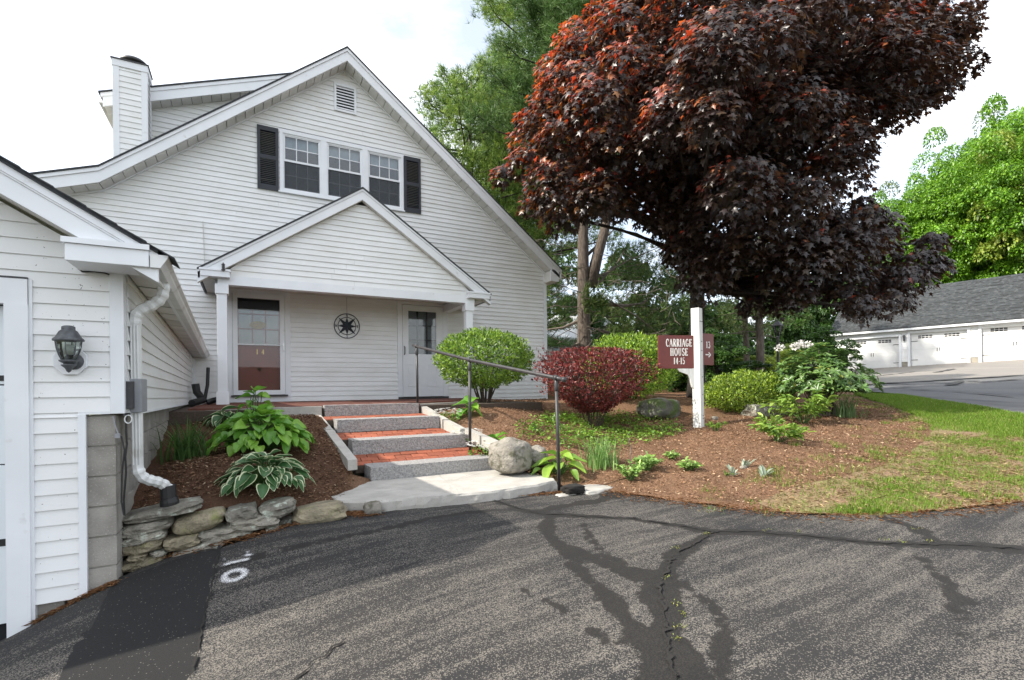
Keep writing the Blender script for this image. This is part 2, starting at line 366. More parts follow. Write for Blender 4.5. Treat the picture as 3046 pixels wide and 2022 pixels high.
# ---- materials of the ground
def asphalt_mat():
    m, n, b, o = base_mat('worn_asphalt')
    at = n.nodes.new('ShaderNodeAttribute'); at.attribute_name = 'Col'
    sp = n.nodes.new('ShaderNodeSeparateColor'); L(n, at.outputs['Color'], sp.inputs[0])
    p = pos_n(n); ps = pos_n(n, (.42, 4.6, 1), (0, 0, -.16))
    vo = n.nodes.new('ShaderNodeTexVoronoi'); vo.inputs['Scale'].default_value = 215; L(n, p, vo.inputs['Vector'])
    vc = n.nodes.new('ShaderNodeSeparateColor'); L(n, vo.outputs['Color'], vc.inputs[0])
    wear_shade = math_n(n, 'ADD', rng_n(n, noise_n(n, ps, 2.4, 7, .66), .43, .62), rng_n(n, noise_n(n, p, 1.1, 4), .38, .66, -.35, .35))
    wear_shade = math_n(n, 'ADD', wear_shade, math_n(n, 'SUBTRACT', sp.outputs[1], .5))
    thr = rng_n(n, wear_shade, -.1, 1.25, .975, .44)
    peb = math_n(n, 'GREATER_THAN', vc.outputs[0], thr)
    fine = noise_n(n, p, 260, 2)
    basec = mix_n(n, rng_n(n, noise_n(n, p, 1.7, 5), .35, .65), (.027, .0268, .028), (.042, .0395, .0375))
    basec = mix_n(n, rng_n(n, fine, .3, .75), basec, (.016, .0158, .0158))
    pebc = mix_n(n, vc.outputs[1], (.22, .198, .168), (.095, .087, .078))
    c = mix_n(n, peb, basec, pebc)
    edge_n = math_n(n, 'ADD', sp.outputs[0], rng_n(n, noise_n(n, p, 14, 4), .3, .7, -.22, .22))
    sealm = rng_n(n, edge_n, .42, .56)
    sealc = mix_n(n, rng_n(n, noise_n(n, p, 120, 2), .4, .62), (.011, .0102, .0096), (.021, .019, .0172))
    c = mix_n(n, math_n(n, 'MULTIPLY', sealm, .92), c, sealc)
    patchc = mix_n(n, math_n(n, 'GREATER_THAN', vc.outputs[0], .992), mix_n(n, fine, (.010, .010, .0107), (.020, .0197, .0197)), (.15, .14, .125))
    c = mix_n(n, rng_n(n, sp.outputs[2], .48, .52), c, patchc)
    L(n, c, b.inputs['Base Color']); b.inputs['Roughness'].default_value = .82; b.inputs['Specular IOR Level'].default_value = .35
    hh = math_n(n, 'ADD', math_n(n, 'MULTIPLY', peb, .5), fine)
    L(n, bump_n(n, hh, .6, .006), b.inputs['Normal']); return m
def mulch_mat():
    m, n, b, o = base_mat('bark_mulch'); p = pos_n(n)
    at = n.nodes.new('ShaderNodeAttribute'); at.attribute_name = 'Col'
    c = mix_n(n, rng_n(n, noise_n(n, p, 75, 4, .7), .32, .68), (.09, .049, .029), (.35, .205, .125))
    c = mix_n(n, rng_n(n, noise_n(n, p, 2.2, 4), .45, .68), c, (.165, .098, .06))
    c = mix_n(n, rng_n(n, noise_n(n, p, 170, 2), .64, .7), c, (.48, .36, .24))
    c = mix_n(n, rng_n(n, noise_n(n, p, 1.3, 5), .64, .74, 0, .3), c, (.10, .11, .03))
    c = mix_n(n, 1., c, at.outputs['Color'], 'MULTIPLY')
    L(n, c, b.inputs['Base Color']); b.inputs['Roughness'].default_value = .97; b.inputs['Specular IOR Level'].default_value = .1
    L(n, bump_n(n, noise_n(n, p, 55, 6, .7), 1., .03), b.inputs['Normal']); return m
M['asphalt'] = asphalt_mat(); M['mulch'] = mulch_mat()
M['lawn'] = pmat('thin_turf', (.23, .145, .088), (.18, .16, .06), 2.2, .95, .8, 60, .02, lo=.45, hi=.62, c3=(.33, .23, .14), s3=45, d3=(.56, .7))
M['ground'] = pmat('woodland_floor', (.07, .055, .03), (.05, .075, .02), 1.1, .98, .6, 8, .05)
M['road'] = pmat('grey_road', (.10, .10, .103), (.145, .142, .137), .5, .85, .4, 120, .005, c3=(.07, .07, .072), s3=1.1, d3=(.55, .72), stretch=(1, .4, 1))
M['seal'] = pmat('crack_sealer', (.030, .028, .026), (.05, .046, .042), 60, .7)
M['concrete2'] = pmat('tan_apron', (.26, .235, .205), (.21, .195, .175), .7, .9, .3, 80, .004, stretch=(1, .5, 1))
M['crack'] = pmat('open_crack', (.012, .011, .010), (.02, .018, .016), 60, 1.)
def paintmat():
    m, n, b, o = base_mat('white_spray_paint'); b.inputs['Base Color'].default_value = (.78, .78, .78, 1); b.inputs['Roughness'].default_value = .8; p = pos_n(n)
    at = n.nodes.new('ShaderNodeAttribute'); at.attribute_name = 'Col'; tr = n.nodes.new('ShaderNodeBsdfTransparent'); s = n.nodes.new('ShaderNodeMixShader')
    k = math_n(n, 'ADD', at.outputs['Fac'], rng_n(n, noise_n(n, p, 190, 3), .3, .7, -.55, .55)); L(n, rng_n(n, k, .5, 1.25), s.inputs[0])
    L(n, tr.outputs[0], s.inputs[1]); L(n, b.outputs[0], s.inputs[2]); L(n, s.outputs[0], o.inputs[0]); return m
M['paint'] = paintmat()

# ---- driveway
k2c = crop(1000, 1350, 1.1544)
def c2w(x, y): q = k2c(x, y); return hit(Hd, q[0]*KV, q[1]*KV)
bands = [([(0,290),(150,262),(300,225),(430,205),(560,192),(700,195)], .035, .04), ([(-430,400),(-260,350),(-100,312),(0,290)], .03, .035),
         ([(510,150),(620,185),(700,205),(820,212),(1000,220),(1140,240),(1290,268),(1420,268),(1640,285),(1850,305),(2000,312),(2150,312),(2362,330)], .045, .07),
         ([(700,200),(760,182),(900,160),(960,138)], .05, .10), ([(740,210),(720,255),(745,300),(815,335),(900,365),(1000,402),(1110,432)], .05, .085),
         ([(850,240),(870,290),(930,350),(1080,420)], .03, .03), ([(1290,268),(1230,310),(1160,350),(1140,400),(1115,440),(1110,480),(1130,540),(1140,640),(1150,700),(1160,790)], .045, .12),
         ([(1190,440),(1290,520),(1340,600),(1320,680),(1350,790)], .03, .04), ([(640,465),(780,530),(900,620),(1010,685)], .012, .03),
         ([(1870,215),(2000,260),(2080,310)], .05, .05), ([(2010,360),(2110,450),(2130,560),(2000,680),(1920,790)], .03, .05), ([(760,320),(860,420),(960,520),(1050,640)], .03, .07),
         ([(-160,790),(-40,700),(60,610)], .006, .004)]
bandsW = [([c2w(*q)[:2] for q in l], a, b) for l, a, b in bands]
patch_edge = [hit(Hd, *q)[:2] for q in ((505,1258),(492,1340),(470,1430),(440,1565))]
patch_left = [hit(Hd, *q)[:2] for q in ((265,1345),(220,1420),(175,1490),(120,1580))]
patch_poly = patch_edge + [np.array([patch_edge[-1][0]-.05, 1.5]), np.array([patch_left[-1][0]-.1, 1.5])] + patch_left[::-1]
def drive_cols(xy):
    c = np.zeros((len(xy), 3)); c[:, 1] = .5
    for l, wa, wb in bandsW:
        d, t = segdist(xy, l); wd = (wa+(wb-wa)*t)*(1+.25*np.sin(t*17+wa*90)); c[:, 0] = np.maximum(c[:, 0], np.clip(.5+(wd-d)/.06*.5, 0, 1))
    c[:, 1] = .5 - .25*(xy[:, 0] < patch_left[0][0]+.1)*(xy[:, 1] > 3) - .35*np.exp(-((xy[:, 1]-4.35-.12*np.abs(xy[:, 0]-1.5))/.5)**2)*(xy[:, 0] < 1.2) + .30*(xy[:, 1] < 3.6) + .08 - .22*(xy[:, 0] > 3.3)*(xy[:, 1] < 3)  # fewer pale pebbles at left and by the wall: shade painted darker there
    ins = inpoly(xy, patch_poly)
    c[:, 2] = np.where(ins, 1., 0.)
    return np.clip(c, 0, 1)
vedge = [(268,1335),(330,1310),(385,1287),(500,1267),(590,1237),(690,1207),(785,1190),(870,1176),(930,1168),(1100,1148),(1285,1138),(1345,1128),(1400,1133),(1500,1146),(1600,1160),(1700,1172),(1800,1182),(1900,1188),(2000,1189),(2100,1184),(2250,1169),(2362,1156)]
dedge = [hit(Hd, *q)[:2] for q in vedge]
far_r = [(7.5,1.3),(10,1.65),(12.3,2.25),(13,1),(13,-8)]
drive_poly = np.vstack([densify([(-7,4.25),(-.80,4.25)], .08, 0, False)[:-1], densify([(-.79,4.25)]+dedge, .07, .011, False), densify([dedge[-1]]+far_r, .4, 0, False)[1:], densify([(13,-8),(-7,-8),(-7,4.25)], 1., 0, False)[1:-1]])
fine_pts = jgrid(-1.6, 6.8, 1.2, 5.2, .045); coarse = jgrid(-7, 13, -8, 4.6, .5)
cm = ~((coarse[:, 0] > -1.6) & (coarse[:, 0] < 6.8) & (coarse[:, 1] > 1.2) & (coarse[:, 1] < 5.2))
driveway = zone('driveway', drive_poly, Hd, np.vstack([fine_pts, coarse[cm]]), M['asphalt'], 0., .006, colfn=drive_cols, fs=2.)
def ribbon(line, width, H, off, jit=0., step=.03):
    l = densify(line, step, jit, False); k = len(l); t = np.gradient(l, axis=0); t /= (np.hypot(*t.T)[:, None]+1e-9); nrm = np.stack([-t[:, 1], t[:, 0]], 1)
    wv = width*(1+.5*np.sin(np.arange(k)*.9)+.4*RNG.normal(size=k)); wv = np.clip(wv, width*.3, width*2)[:, None]; wv[0] *= .1; wv[-1] *= .1
    a, b = l+nrm*wv/2, l-nrm*wv/2
    V3 = np.vstack([np.column_stack([q, H(q[:, 0], q[:, 1])+off]) for q in (a, b)])
    return V3, np.array([(i, i+1, i+1+k, i+k) for i in range(k-1)])
for i in (2, 6, 12):
    V3, fa = ribbon(bandsW[i][0], .014 if i < 12 else .012, Hd, .009, .012)
    O('crack', V3, fa[:, ::-1], M['crack'], driveway)
V3, fa = ribbon([hit(Hd, *q)[:2] for q in ((505,1258),(492,1340),(470,1430),(440,1568))], .012, Hd, .009, .004); O('crack', V3, fa[:, ::-1], M['crack'], driveway)
# sprayed survey mark: a ring and two barred strokes
def paint_stroke(pts, width):
    l = densify([hit(Hd, *q)[:2] for q in pts], .012, .002, False); k = len(l); t = np.gradient(l, axis=0); t /= (np.hypot(*t.T)[:, None]+1e-9); nv = np.stack([-t[:, 1], t[:, 0]], 1)
    us = (-1, -.5, 0, .5, 1); V3 = np.vstack([np.column_stack([l+nv*u_*width*.85, Hd((l+nv*u_*width*.85)[:, 0], (l+nv*u_*width*.85)[:, 1])+.011]) for u_ in us]); en = np.clip(np.minimum(np.arange(k), np.arange(k)[::-1])/4, 0, 1) if len(pts) < 20 else np.ones(k)
    cc_ = np.concatenate([np.clip(1.1*(1-abs(u_)**1.6), 0, 1)*en for u_ in us]); fa = np.array([(r*k+i, r*k+i+1, (r+1)*k+i+1, (r+1)*k+i) for r in range(4) for i in range(k-1)])
    O('paint_mark', V3, fa[:, ::-1], M['paint'], driveway, cols=np.repeat(cc_[:, None], 3, 1))
a = np.linspace(0, 2*math.pi, 26)
paint_stroke([(541+24*math.cos(q), 1330+11*math.sin(q)-6*math.cos(q)) for q in a], .046)
paint_stroke([(500,1312),(530,1302),(560,1295),(588,1289)], .036); paint_stroke([(512,1302),(540,1294)], .022); paint_stroke([(520,1299),(517,1288)], .02)
paint_stroke([(553,1285),(575,1283),(594,1281)], .032); paint_stroke([(572,1283),(571,1270)], .028)

# ---- planting bed, lawn, road, woodland ground
lawn_in = [hit(Hb, *q)[:2] for q in ((1972,912),(2010,925),(2060,940),(2110,962),(2150,985),(2148,1005),(2100,1045),(2040,1075),(1960,1100),(1880,1112),(1820,1128),(1770,1150),(1740,1176))]
road_e = [hit(Hb, *q)[:2] for q in ((2362,963),(2300,950),(2250,941),(2150,926),(2080,914),(2030,908),(1983,905))]
i0 = vedge.index((1700,1172))
lawn_poly = np.vstack([densify([*dedge[i0+1:], (7.5,1.3), (10,1.65), (12.3,2.25), *road_e], .12, .012, False)[:-1], densify([road_e[-1], *lawn_in], .12, .02, False)[:-1]])
lo_e = [nn((-.72, 4.55)), nn((.1, 4.6)), nn((.76, 4.66)), nn((.78, 4.92)), nn((1.0, 5.1)), nn((1.25, 5.4)), nn((1.25, 5.6)), nn((1.0, 5.52)), nn((.93, 6.6)), nn((.87, 7.6)), nn((2.42, 7.6)), nn((2.46, 7.0)), nn((2.54, 6.5)), nn((2.64, 6.2)), nn((2.78, 5.62)), nn((2.76, 5.5)), nn((2.86, 5.2)), nn((3.05, 4.45))]
ib = vedge.index((1345,1128))
bed_poly = np.vstack([densify([*lo_e, *dedge[ib+1:], (7.5,1.3), (10,1.65), (12.3,2.25), *road_e, (20,16), (24,26), (6,30), (-1,30), (-1,4.6)], .15, .01, False), ])
bx = np.vstack([jgrid(-.9, 7, 2, 11.2, .11), jgrid(7, 13, 1.5, 12, .2), jgrid(-.9, 24, 12, 30, .8), jgrid(13, 24, 3, 12, .8)])
def bed_cols(xy):
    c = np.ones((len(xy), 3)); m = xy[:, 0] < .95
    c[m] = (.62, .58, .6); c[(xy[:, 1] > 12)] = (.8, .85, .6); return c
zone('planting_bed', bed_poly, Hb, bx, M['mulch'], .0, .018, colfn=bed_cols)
zone('lawn', lawn_poly, Hb, np.vstack([jgrid(2, 8, 1, 9, .14), jgrid(8, 14, 1, 12, .25)]), M['lawn'], .006, .018)
road_poly = np.vstack([densify([(13,-8),(13,1),(12.3,2.25)], .4, 0, False)[:-1], densify(road_e, .2, .012, False), densify([(15.5,15),(20,20.5),(34,25.5),(48,22),(48,-8)], 1., 0, False)])
zone('road', road_poly, Hb, np.vstack([jgrid(9, 20, -8, 22, .5), jgrid(20, 48, -8, 26, 1.2)]), M['road'], .045)
gp = densify([(-400,-400),(400,-400),(400,400),(-400,400)], 40)
gpts = np.vstack([jgrid(-60, 100, -60, 100, 5.), jgrid(-400, 400, -400, 400, 40.)])
zone('ground', gp, lambda x, y: np.where(np.hypot(x, y) < 110, np.minimum(Hb(x, y), Hd(x, y)) - .45*(np.hypot(x-3, y-2) < 22) - .1, 6. + 0*x), gpts, M['ground'], 0)
apron = [hit(Hb, *q)[:2] for q in ((1900,893),(1990,890),(2080,885),(2200,878),(2362,868),(2480,860))]
zone('apron', np.vstack([densify(apron, .3, 0, False), densify([(44,8),(41,11),(38.8,21),(30,21.5)], 1., 0, False)]), Hb, jgrid(8, 48, -6, 26, .8), M['concrete2'], .06)
for ln, wd in (([(1960,893),(2040,888),(2120,884),(2200,879),(2362,869)], .30), ([(2000,892),(2150,888),(2260,886),(2362,878)], .14), ([(2010,872),(2060,866),(2110,860)], .16), ([(2080,902),(2200,908),(2362,925)], .10), ([(2190,893),(2220,882),(2260,884)], .2), ([(2160,862),(2200,853)], .25), ([(1990,905),(2100,897),(2200,893)], .09)):
    V3, fa = ribbon([hit(Hb, *q)[:2] for q in ln], wd, Hb, .075, .02, .25); O('sealed_crack', V3, fa[:, ::-1], M['seal'], bpy.data.objects['road'])

# ================================================================== MAIN HOUSE
YF = 11.16; EXPO = .1016
house = thing('house', 'white clapboard house with black shutters and a gabled porch over two doors', 'house', (1.9, YF, -.34))
def ztop(x): return 6.90-.807*(1.92-x) if -2.1 < x <= 1.92 else (3.656+.355*(x+2.1) if x <= -2.1 else 6.90-.772*(x-1.92))
def xl(z): return 1.92-(6.90-z)/.807 if z > 3.656 else (-2.1-(3.656-z)/.355)
def xr(z): return 1.92+(6.90-z)/.772
def clap(parent, xa0, xb0, xa1, xb1, z0, z1, Y, proud=.013, mat=None, name='clapboard'):
    """one lapped board on a wall facing -Y; (xa0,xb0) at its lower edge, (xa1,xb1) at its upper edge"""
    f0, f1, bk = Y-proud, Y-.002, Y+.012
    O(name, [(xa0,f0,z0),(xb0,f0,z0),(xb1,f1,z1),(xa1,f1,z1),(xa0,bk,z0),(xb0,bk,z0),(xb1,bk,z1),(xa1,bk,z1)],
      [(0,1,2,3),(7,6,5,4),(0,4,5,1),(1,5,6,2),(2,6,7,3),(3,7,4,0)], mat or M['vinyl'], parent)
def courses(parent, z0, z1, fl, fr, Y, holes=(), expo=EXPO, proud=.019, mat=None):
    z = z0
    while z < z1-.01:
        zt = min(z+expo, z1); a0, b0, a1, b1 = fl(z), fr(z), fl(zt), fr(zt)
        segs = [(a0, b0, a1, b1)]
        for hx0, hx1, hz0, hz1 in holes:
            if min(zt, hz1)-max(z, hz0) > expo*.35:
                ns = []
                for s in segs:
                    if hx1 <= min(s[0], s[2]) or hx0 >= max(s[1], s[3]): ns.append(s); continue
                    if hx0 > s[0]+.01: ns.append((s[0], hx0, s[2], hx0))
                    if hx1 < s[1]-.01: ns.append((hx1, s[1], hx1, s[3]))
                segs = ns
        for s in segs:
            if s[1]-s[0] > .02 and s[3] - s[2] > -.3:
                ends = (s[0], s[1], s[2], max(s[3], s[2]+.001))
                if s[1]-s[0] > 3.2:                    # a butt joint somewhere along a long course
                    c = s[0]+(s[1]-s[0])*random.uniform(.25, .75)
                    clap(parent, s[0], c-.001, s[2], c-.001, z, zt, Y, proud+random.uniform(-.0012, .0012), mat); clap(parent, c+.001, s[1], c+.001, ends[3], z+random.uniform(-.0015, .0015), zt, Y, proud+random.uniform(-.0012, .0012), mat)
                else: clap(parent, *ends, z, zt, Y, proud+random.uniform(-.0008, .0008), mat)
        z = zt
holes = [(.63, 3.18, 4.07, 5.31), (1.73, 2.13, 6.0, 6.53), (-.33, .79, -.3, 1.985), (3.02, 4.20, -.3, 1.985)]
courses(house, -.335, 6.88, lambda z: max(-3.25, xl(z)), lambda z: min(6.92, xr(z)), YF, holes)
MB().box(6.90, 7.0, YF-.02, YF+.09, -.36, 2.99).build('corner_board', M['trim'], house)
MB().prismY([(6.96,-.5),(6.96,2.95),(1.92,6.85),(-2.1,3.6),(-3.25,3.2),(-3.25,-.5)], 20.0, 20.05).build('back_wall', M['vinyl'], house)
MB().box(6.90, 6.98, YF+.09, 20, -.5, 3.0).build('side_wall', M['vinyl'], house)
MB().box(-3.3, -3.2, YF+.02, 20, -.5, 3.25).build('side_wall', M['vinyl'], house)
# roof, rake boards and soffit
YR = 10.81
rk_l = [(1.92, 7.17), (-2.2, 3.855), (-3.35, 3.45)]; rk_r = [(1.92, 7.17), (7.25, 3.06)]
def strip(pts, t0, t1): return [(x, z-t0) for x, z in pts] + [(x, z-t1) for x, z in pts[::-1]]
for pts in (rk_l, rk_r):
    MB().prismY(strip(pts, -.02, .012), YR-.035, 20.3).build('roof', M['shingle'], house)
    MB().prismY(strip(pts, .013, .075), YR-.02, YR+.03).build('rake_trim', M['trim'], house)
    MB().prismY(strip(pts, .076, .27), YR, YR+.028).build('rake_board', M['trim'], house)
    MB().prismY(strip(pts, .02, .22), YF+.03, 20.2).build('roof_deck', M['soffit'], house)
    # soffit panels: short boards across the overhang
    for (xa, za), (xb, zb) in zip(pts[:-1], pts[1:]):
        n = max(1, int(math.hypot(xb-xa, zb-za)/.2)); g = .035
        for i in range(n):
            p = [(xa+(xb-xa)*t, za+(zb-za)*t) for t in ((i+g)/n, (i+1-g)/n)]
            MB().prismY(strip(p, .262-.012*(i % 2), .285), YR+.03, YF-.02).build('soffit_panel', M['soffit'], house)
    MB().prismY(strip(pts, .27, .315), YF-.045, YF-.014).build('frieze_strip', M['trim'], house)
MB().prismY([(6.93,2.74),(7.17,2.74),(7.17,2.93),(7.05,3.03),(6.93,3.03)], YR, YR+.03).build('eave_return', M['trim'], house)
MB().prismY([(6.93,2.74),(7.17,2.74),(7.17,3.0),(6.93,3.0)], YR+.03, 20.2).build('eave_box', M['soffit'], house)
MB().box(7.17, 7.195, YR, 20.2, 2.80, 2.98).build('fascia', M['trim'], house)
# dormer behind the left slope
YD = 11.62
dz = lambda x: 7.17-.392*(1.92-x)
MB().prismY([(1.85,dz(1.85)+.03),(1.85,dz(1.85)-.0),(-2.36,dz(-2.36)),(-2.36,dz(-2.36)+.03)], YD-.03, 18).build('dormer_roof', M['shingle'], house)
MB().prismY([(1.6,dz(1.6)-.002),(1.6,dz(1.6)-.07),(-2.33,dz(-2.33)-.07),(-2.33,dz(-2.33)-.002)], YD-.015, YD+.03).build('rake_trim', M['trim'], house)
MB().prismY([(1.3,dz(1.3)-.07),(1.3,dz(1.3)-.25),(-2.30,dz(-2.30)-.25),(-2.30,dz(-2.30)-.07)], YD, YD+.03).build('rake_board', M['trim'], house)
n = 20
for i in range(n):
    a, b = -2.28+3.4*(i+.03)/n, -2.28+3.4*(i+.97)/n
    MB().prismY([(a,dz(a)-.262),(b,dz(b)-.262),(b,dz(b)-.24),(a,dz(a)-.24)], YD+.03, YD+.30).build('soffit_panel', M['soffit'], house)
courses(house, 4.0, 6.85, lambda z: max(-2.05, 1.92-(6.92-z)/.392), lambda z: 1.92-(7.1-z)/.807, YD+.30, (), .1016)
MB().box(-2.06, -2.02, YD+.31, 18, 3.6, 5.4).build('dormer_side', M['vinyl'], house)
MB().box(-2.36, -2.05, YD+.03, 18, 5.33, 5.36).build('dormer_eave', M['soffit'], house)
# chimney chase
ch = MB().box(-2.07, -1.585, 11.27, 11.66, 3.6, 5.96).build('chimney', M['vinyl'], house)
z = 4.0
while z < 5.88:
    clap(ch, -1.99, -1.665, -1.99, -1.665, z, min(z+EXPO, 5.88), 11.262, .014); z += EXPO
    z2 = z-EXPO; O('clapboard', [(-1.585+.013,11.33,z2),(-1.585+.013,11.6,z2),(-1.585+.002,11.6,z2+EXPO),(-1.585+.002,11.33,z2+EXPO)], [(0,1,2,3)], M['vinyl'], ch)
MB().box(-2.085, -1.99, 11.245, 11.34, 3.7, 5.88).box(-1.665, -1.57, 11.245, 11.34, 3.7, 5.88).box(-1.665,-1.57,11.59,11.675,3.7,5.88).build('corner_board', M['trim'], ch)
MB().box(-2.095, -1.56, 11.235, 11.69, 5.88, 6.0).build('cap_band', M['trim'], ch)
MB().box(-2.11, -1.545, 11.22, 11.70, 6.0, 6.02).build('flashing', M['pipe'], ch)
MB().lathe((-1.80, 11.46, 6.02), [(.15,0),(.15,.05),(.21,.055),(.22,.075),(.21,.10),(.17,.135),(.09,.16),(.02,.17)], 20).build('flue_cap', M['pipe'], ch, smooth=True)
# gable vent
vt = MB().box(1.70,1.745,YF-.04,YF+.01,5.97,6.56).box(2.115,2.16,YF-.04,YF+.01,5.97,6.56).box(1.745,2.115,YF-.04,YF+.01,6.515,6.56).box(1.745,2.115,YF-.04,YF+.01,5.97,6.015).build('gable_vent', M['trim'], house)
MB().box(1.74,2.12,YF+.03,YF+.05,6.01,6.52).build('backing', M['dark'], vt)
for i in range(8):
    z = 6.03+i*.062; MB().add([(1.745,YF-.03,z),(2.115,YF-.03,z),(2.115,YF+.02,z+.034),(1.745,YF+.02,z+.034),(1.745,YF-.03,z+.026),(2.115,YF-.03,z+.026),(2.115,YF+.02,z+.055),(1.745,YF+.02,z+.055)],
        [(3,2,1,0),(4,5,6,7),(0,1,5,4),(1,2,6,5),(2,3,7,6),(3,0,4,7)]).build('slat', M['trim'], vt)
# windows
MB().box(.63,3.185,YF-.035,YF+.02,5.25,5.33).box(.63,3.185,YF-.035,YF+.02,4.05,4.10).box(.63,.69,YF-.034,YF+.02,4.10,5.25).box(3.13,3.185,YF-.034,YF+.02,4.10,5.25).box(1.42,1.54,YF-.033,YF+.02,4.10,5.25).box(2.275,2.395,YF-.033,YF+.02,4.10,5.25).build('window_casing', M['trim'], house)
MB().box(.6,3.21,YF-.06,YF,4.025,4.05).build('window_sill', M['trim'], house)
MB().box(.63,3.2,YF+.62,YF+.64,4.0,5.4).box(.60,.62,YF+.03,YF+.64,4.0,5.4).box(3.2,3.22,YF+.03,YF+.64,4.0,5.4).box(.6,3.22,YF+.03,YF+.64,5.4,5.42).box(.6,3.22,YF+.03,YF+.64,3.98,4.0).build('room_lining', M['curtain'], house)
for x0, x1 in ((.69, 1.42), (1.54, 2.275), (2.395, 3.13)):
    z0, z1, zm = 4.10, 5.25, 4.70
    wdw = MB().box(x0,x0+.025,YF-.015,YF+.03,z0,z1).box(x1-.025,x1,YF-.015,YF+.03,z0,z1).box(x0+.025,x1-.025,YF-.015,YF+.03,z1-.03,z1).box(x0+.025,x1-.025,YF-.015,YF+.03,z0,z0+.03).build('window', M['trim'], house)
    a, b = x0+.025, x1-.025
    sash = MB().box(a,b,YF-.004,YF+.02,zm-.012,zm+.03).box(a,a+.022,YF-.004,YF+.02,zm+.03,z1-.03).box(b-.022,b,YF-.004,YF+.02,zm+.03,z1-.03).box(a+.022,b-.022,YF-.004,YF+.02,z1-.05,z1-.03)
    g0, g1, h0, h1 = a+.022, b-.022, zm+.03, z1-.05
    for i in (1, 2): sash.box(g0+(g1-g0)*i/3-.008, g0+(g1-g0)*i/3+.008, YF+.0, YF+.012, h0, h1)
    sash.box(g0, g1, YF+.001, YF+.011, (h0+h1)/2-.008, (h0+h1)/2+.008)
    sash.build('upper_sash', M['trim'], wdw)
    q0, q1 = z0+.03, zm-.012
    ls = MB().box(a,a+.02,YF+.022,YF+.04,q0,q1).box(b-.02,b,YF+.022,YF+.04,q0,q1).box(a+.02,b-.02,YF+.022,YF+.04,q0,q0+.03)
    for i in (1, 2): ls.box(g0+(g1-g0)*i/3-.008, g0+(g1-g0)*i/3+.008, YF+.026, YF+.036, q0+.03, q1)
    ls.box(g0, g1, YF+.027, YF+.035, (q0+q1)/2, (q0+q1)/2+.016)
    ls.build('lower_sash', M['trim'], wdw)
    for i in range(3):
        for j in range(2):
            xa, xb = g0+(g1-g0)*i/3+.009, g0+(g1-g0)*(i+1)/3-.009
            za, zb = h0+(h1-h0)*j/2+.008, h0+(h1-h0)*(j+1)/2-.008; MB().box(xa,xb,YF+.004,YF+.007,za,zb).build('pane', M['glass'], wdw)
            za, zb = q0+(q1-q0)*j/2+.017, q0+(q1-q0)*(j+1)/2-.002; MB().box(xa,xb,YF+.029,YF+.032,za,zb).build('pane', M['glass'], wdw)
    MB().box(a+.004, b-.004, YF+.012, YF+.0125, q0, q1-.004).build('insect_screen', M['screen'], wdw)
    MB().box(a+.01, b-.01, YF+.09, YF+.11, 5.03, z1).build('rolled_blind', M['blind'], wdw)
    MB().box(a+.05, b-.05, YF+.075, YF+.115, 4.995, 5.03).build('blind_rail', M['blind'], wdw)
for x0, x1 in ((.222, .608), (3.20, 3.588)):
    y0, y1, z0, z1 = YF-.048, YF-.015, 4.035, 5.305
    sh = MB().box(x0,x0+.055,y0,y1,z0,z1).box(x1-.055,x1,y0,y1,z0,z1).box(x0+.055,x1-.055,y0,y1,z1-.09,z1).box(x0+.055,x1-.055,y0,y1,z0,z0+.10).box(x0+.055,x1-.055,y0,y1,4.65,4.73).build('shutter', M['shutter'], house)
    for a, b in ((z0+.10, 4.65), (4.73, z1-.09)):
        n = 14
        for i in range(n):
            z = a+(b-a)*i/n; MB().add([(x0+.055,y0+.004,z),(x1-.055,y0+.004,z),(x1-.055,y1,z+(b-a)/n),(x0+.055,y1,z+(b-a)/n)], [(0,1,2,3)]).build('louver', M['shutter'], sh)
# ---- storm door on the left
d1 = MB().box(-.235,-.15,YF-.06,YF-.02,-.09,1.915).box(.60,.69,YF-.06,YF-.02,-.09,1.915).box(-.15,.60,YF-.06,YF-.02,1.82,1.915).box(-.15,.60,YF-.06,YF-.02,-.09,.0).box(-.15,.60,YF-.055,YF-.025,.895,.915).build('storm_door', M['trim'], house)
MB().box(-.15,.60,YF-.046,YF-.042,.915,1.82).build('upper_glass', M['doorglass'], d1)
MB().box(-.15,.60,YF-.043,YF-.039,.0,.895).build('lower_glass', M['lowglass'], d1)
MB().box(-.148,.598,YF-.040,YF-.03,1.60,1.82).build('screen_cassette', M['dark'], d1)
MB().box(.655,.675,YF-.09,YF-.06,.78,.98).box(.62,.70,YF-.085,YF-.075,.90,.915).build('handle', M['steel'], d1)
inn = MB().box(-.235,.69,YF+.02,YF+.05,-.12,.92).box(-.235,-.13,YF+.02,YF+.05,.92,1.92).box(.58,.69,YF+.02,YF+.05,.92,1.92).box(-.13,.58,YF+.02,YF+.05,1.82,1.92).build('inner_door', M['reddoor'], house)
il = MB()
for i in (1, 2): il.box(-.13+.71*i/3-.012,-.13+.71*i/3+.012,YF+.015,YF+.05,.92,1.82); il.box(-.13,.58,YF+.016,YF+.05,.92+.9*i/3-.012,.92+.9*i/3+.012)
il.build('muntins', M['reddoor'], inn)
MB().box(-.13,.58,YF+.04,YF+.045,.92,1.82).build('glass', M['glass'], inn)
MB().box(-.3,.75,YF+.5,YF+.52,-.2,2.0).build('hallway', M['curtain'], house)
cb = MB()
for s in (1, -1):
    c = nn((.225, YF+.014, .42)); d = nn((.30*s, 0, .34)); d /= np.linalg.norm(d); cb.obox(c, d, (0,1,0), np.cross(d, (0,1,0)), .42, .008, .035)
cb.build('crossbuck', M['reddoor'], inn)
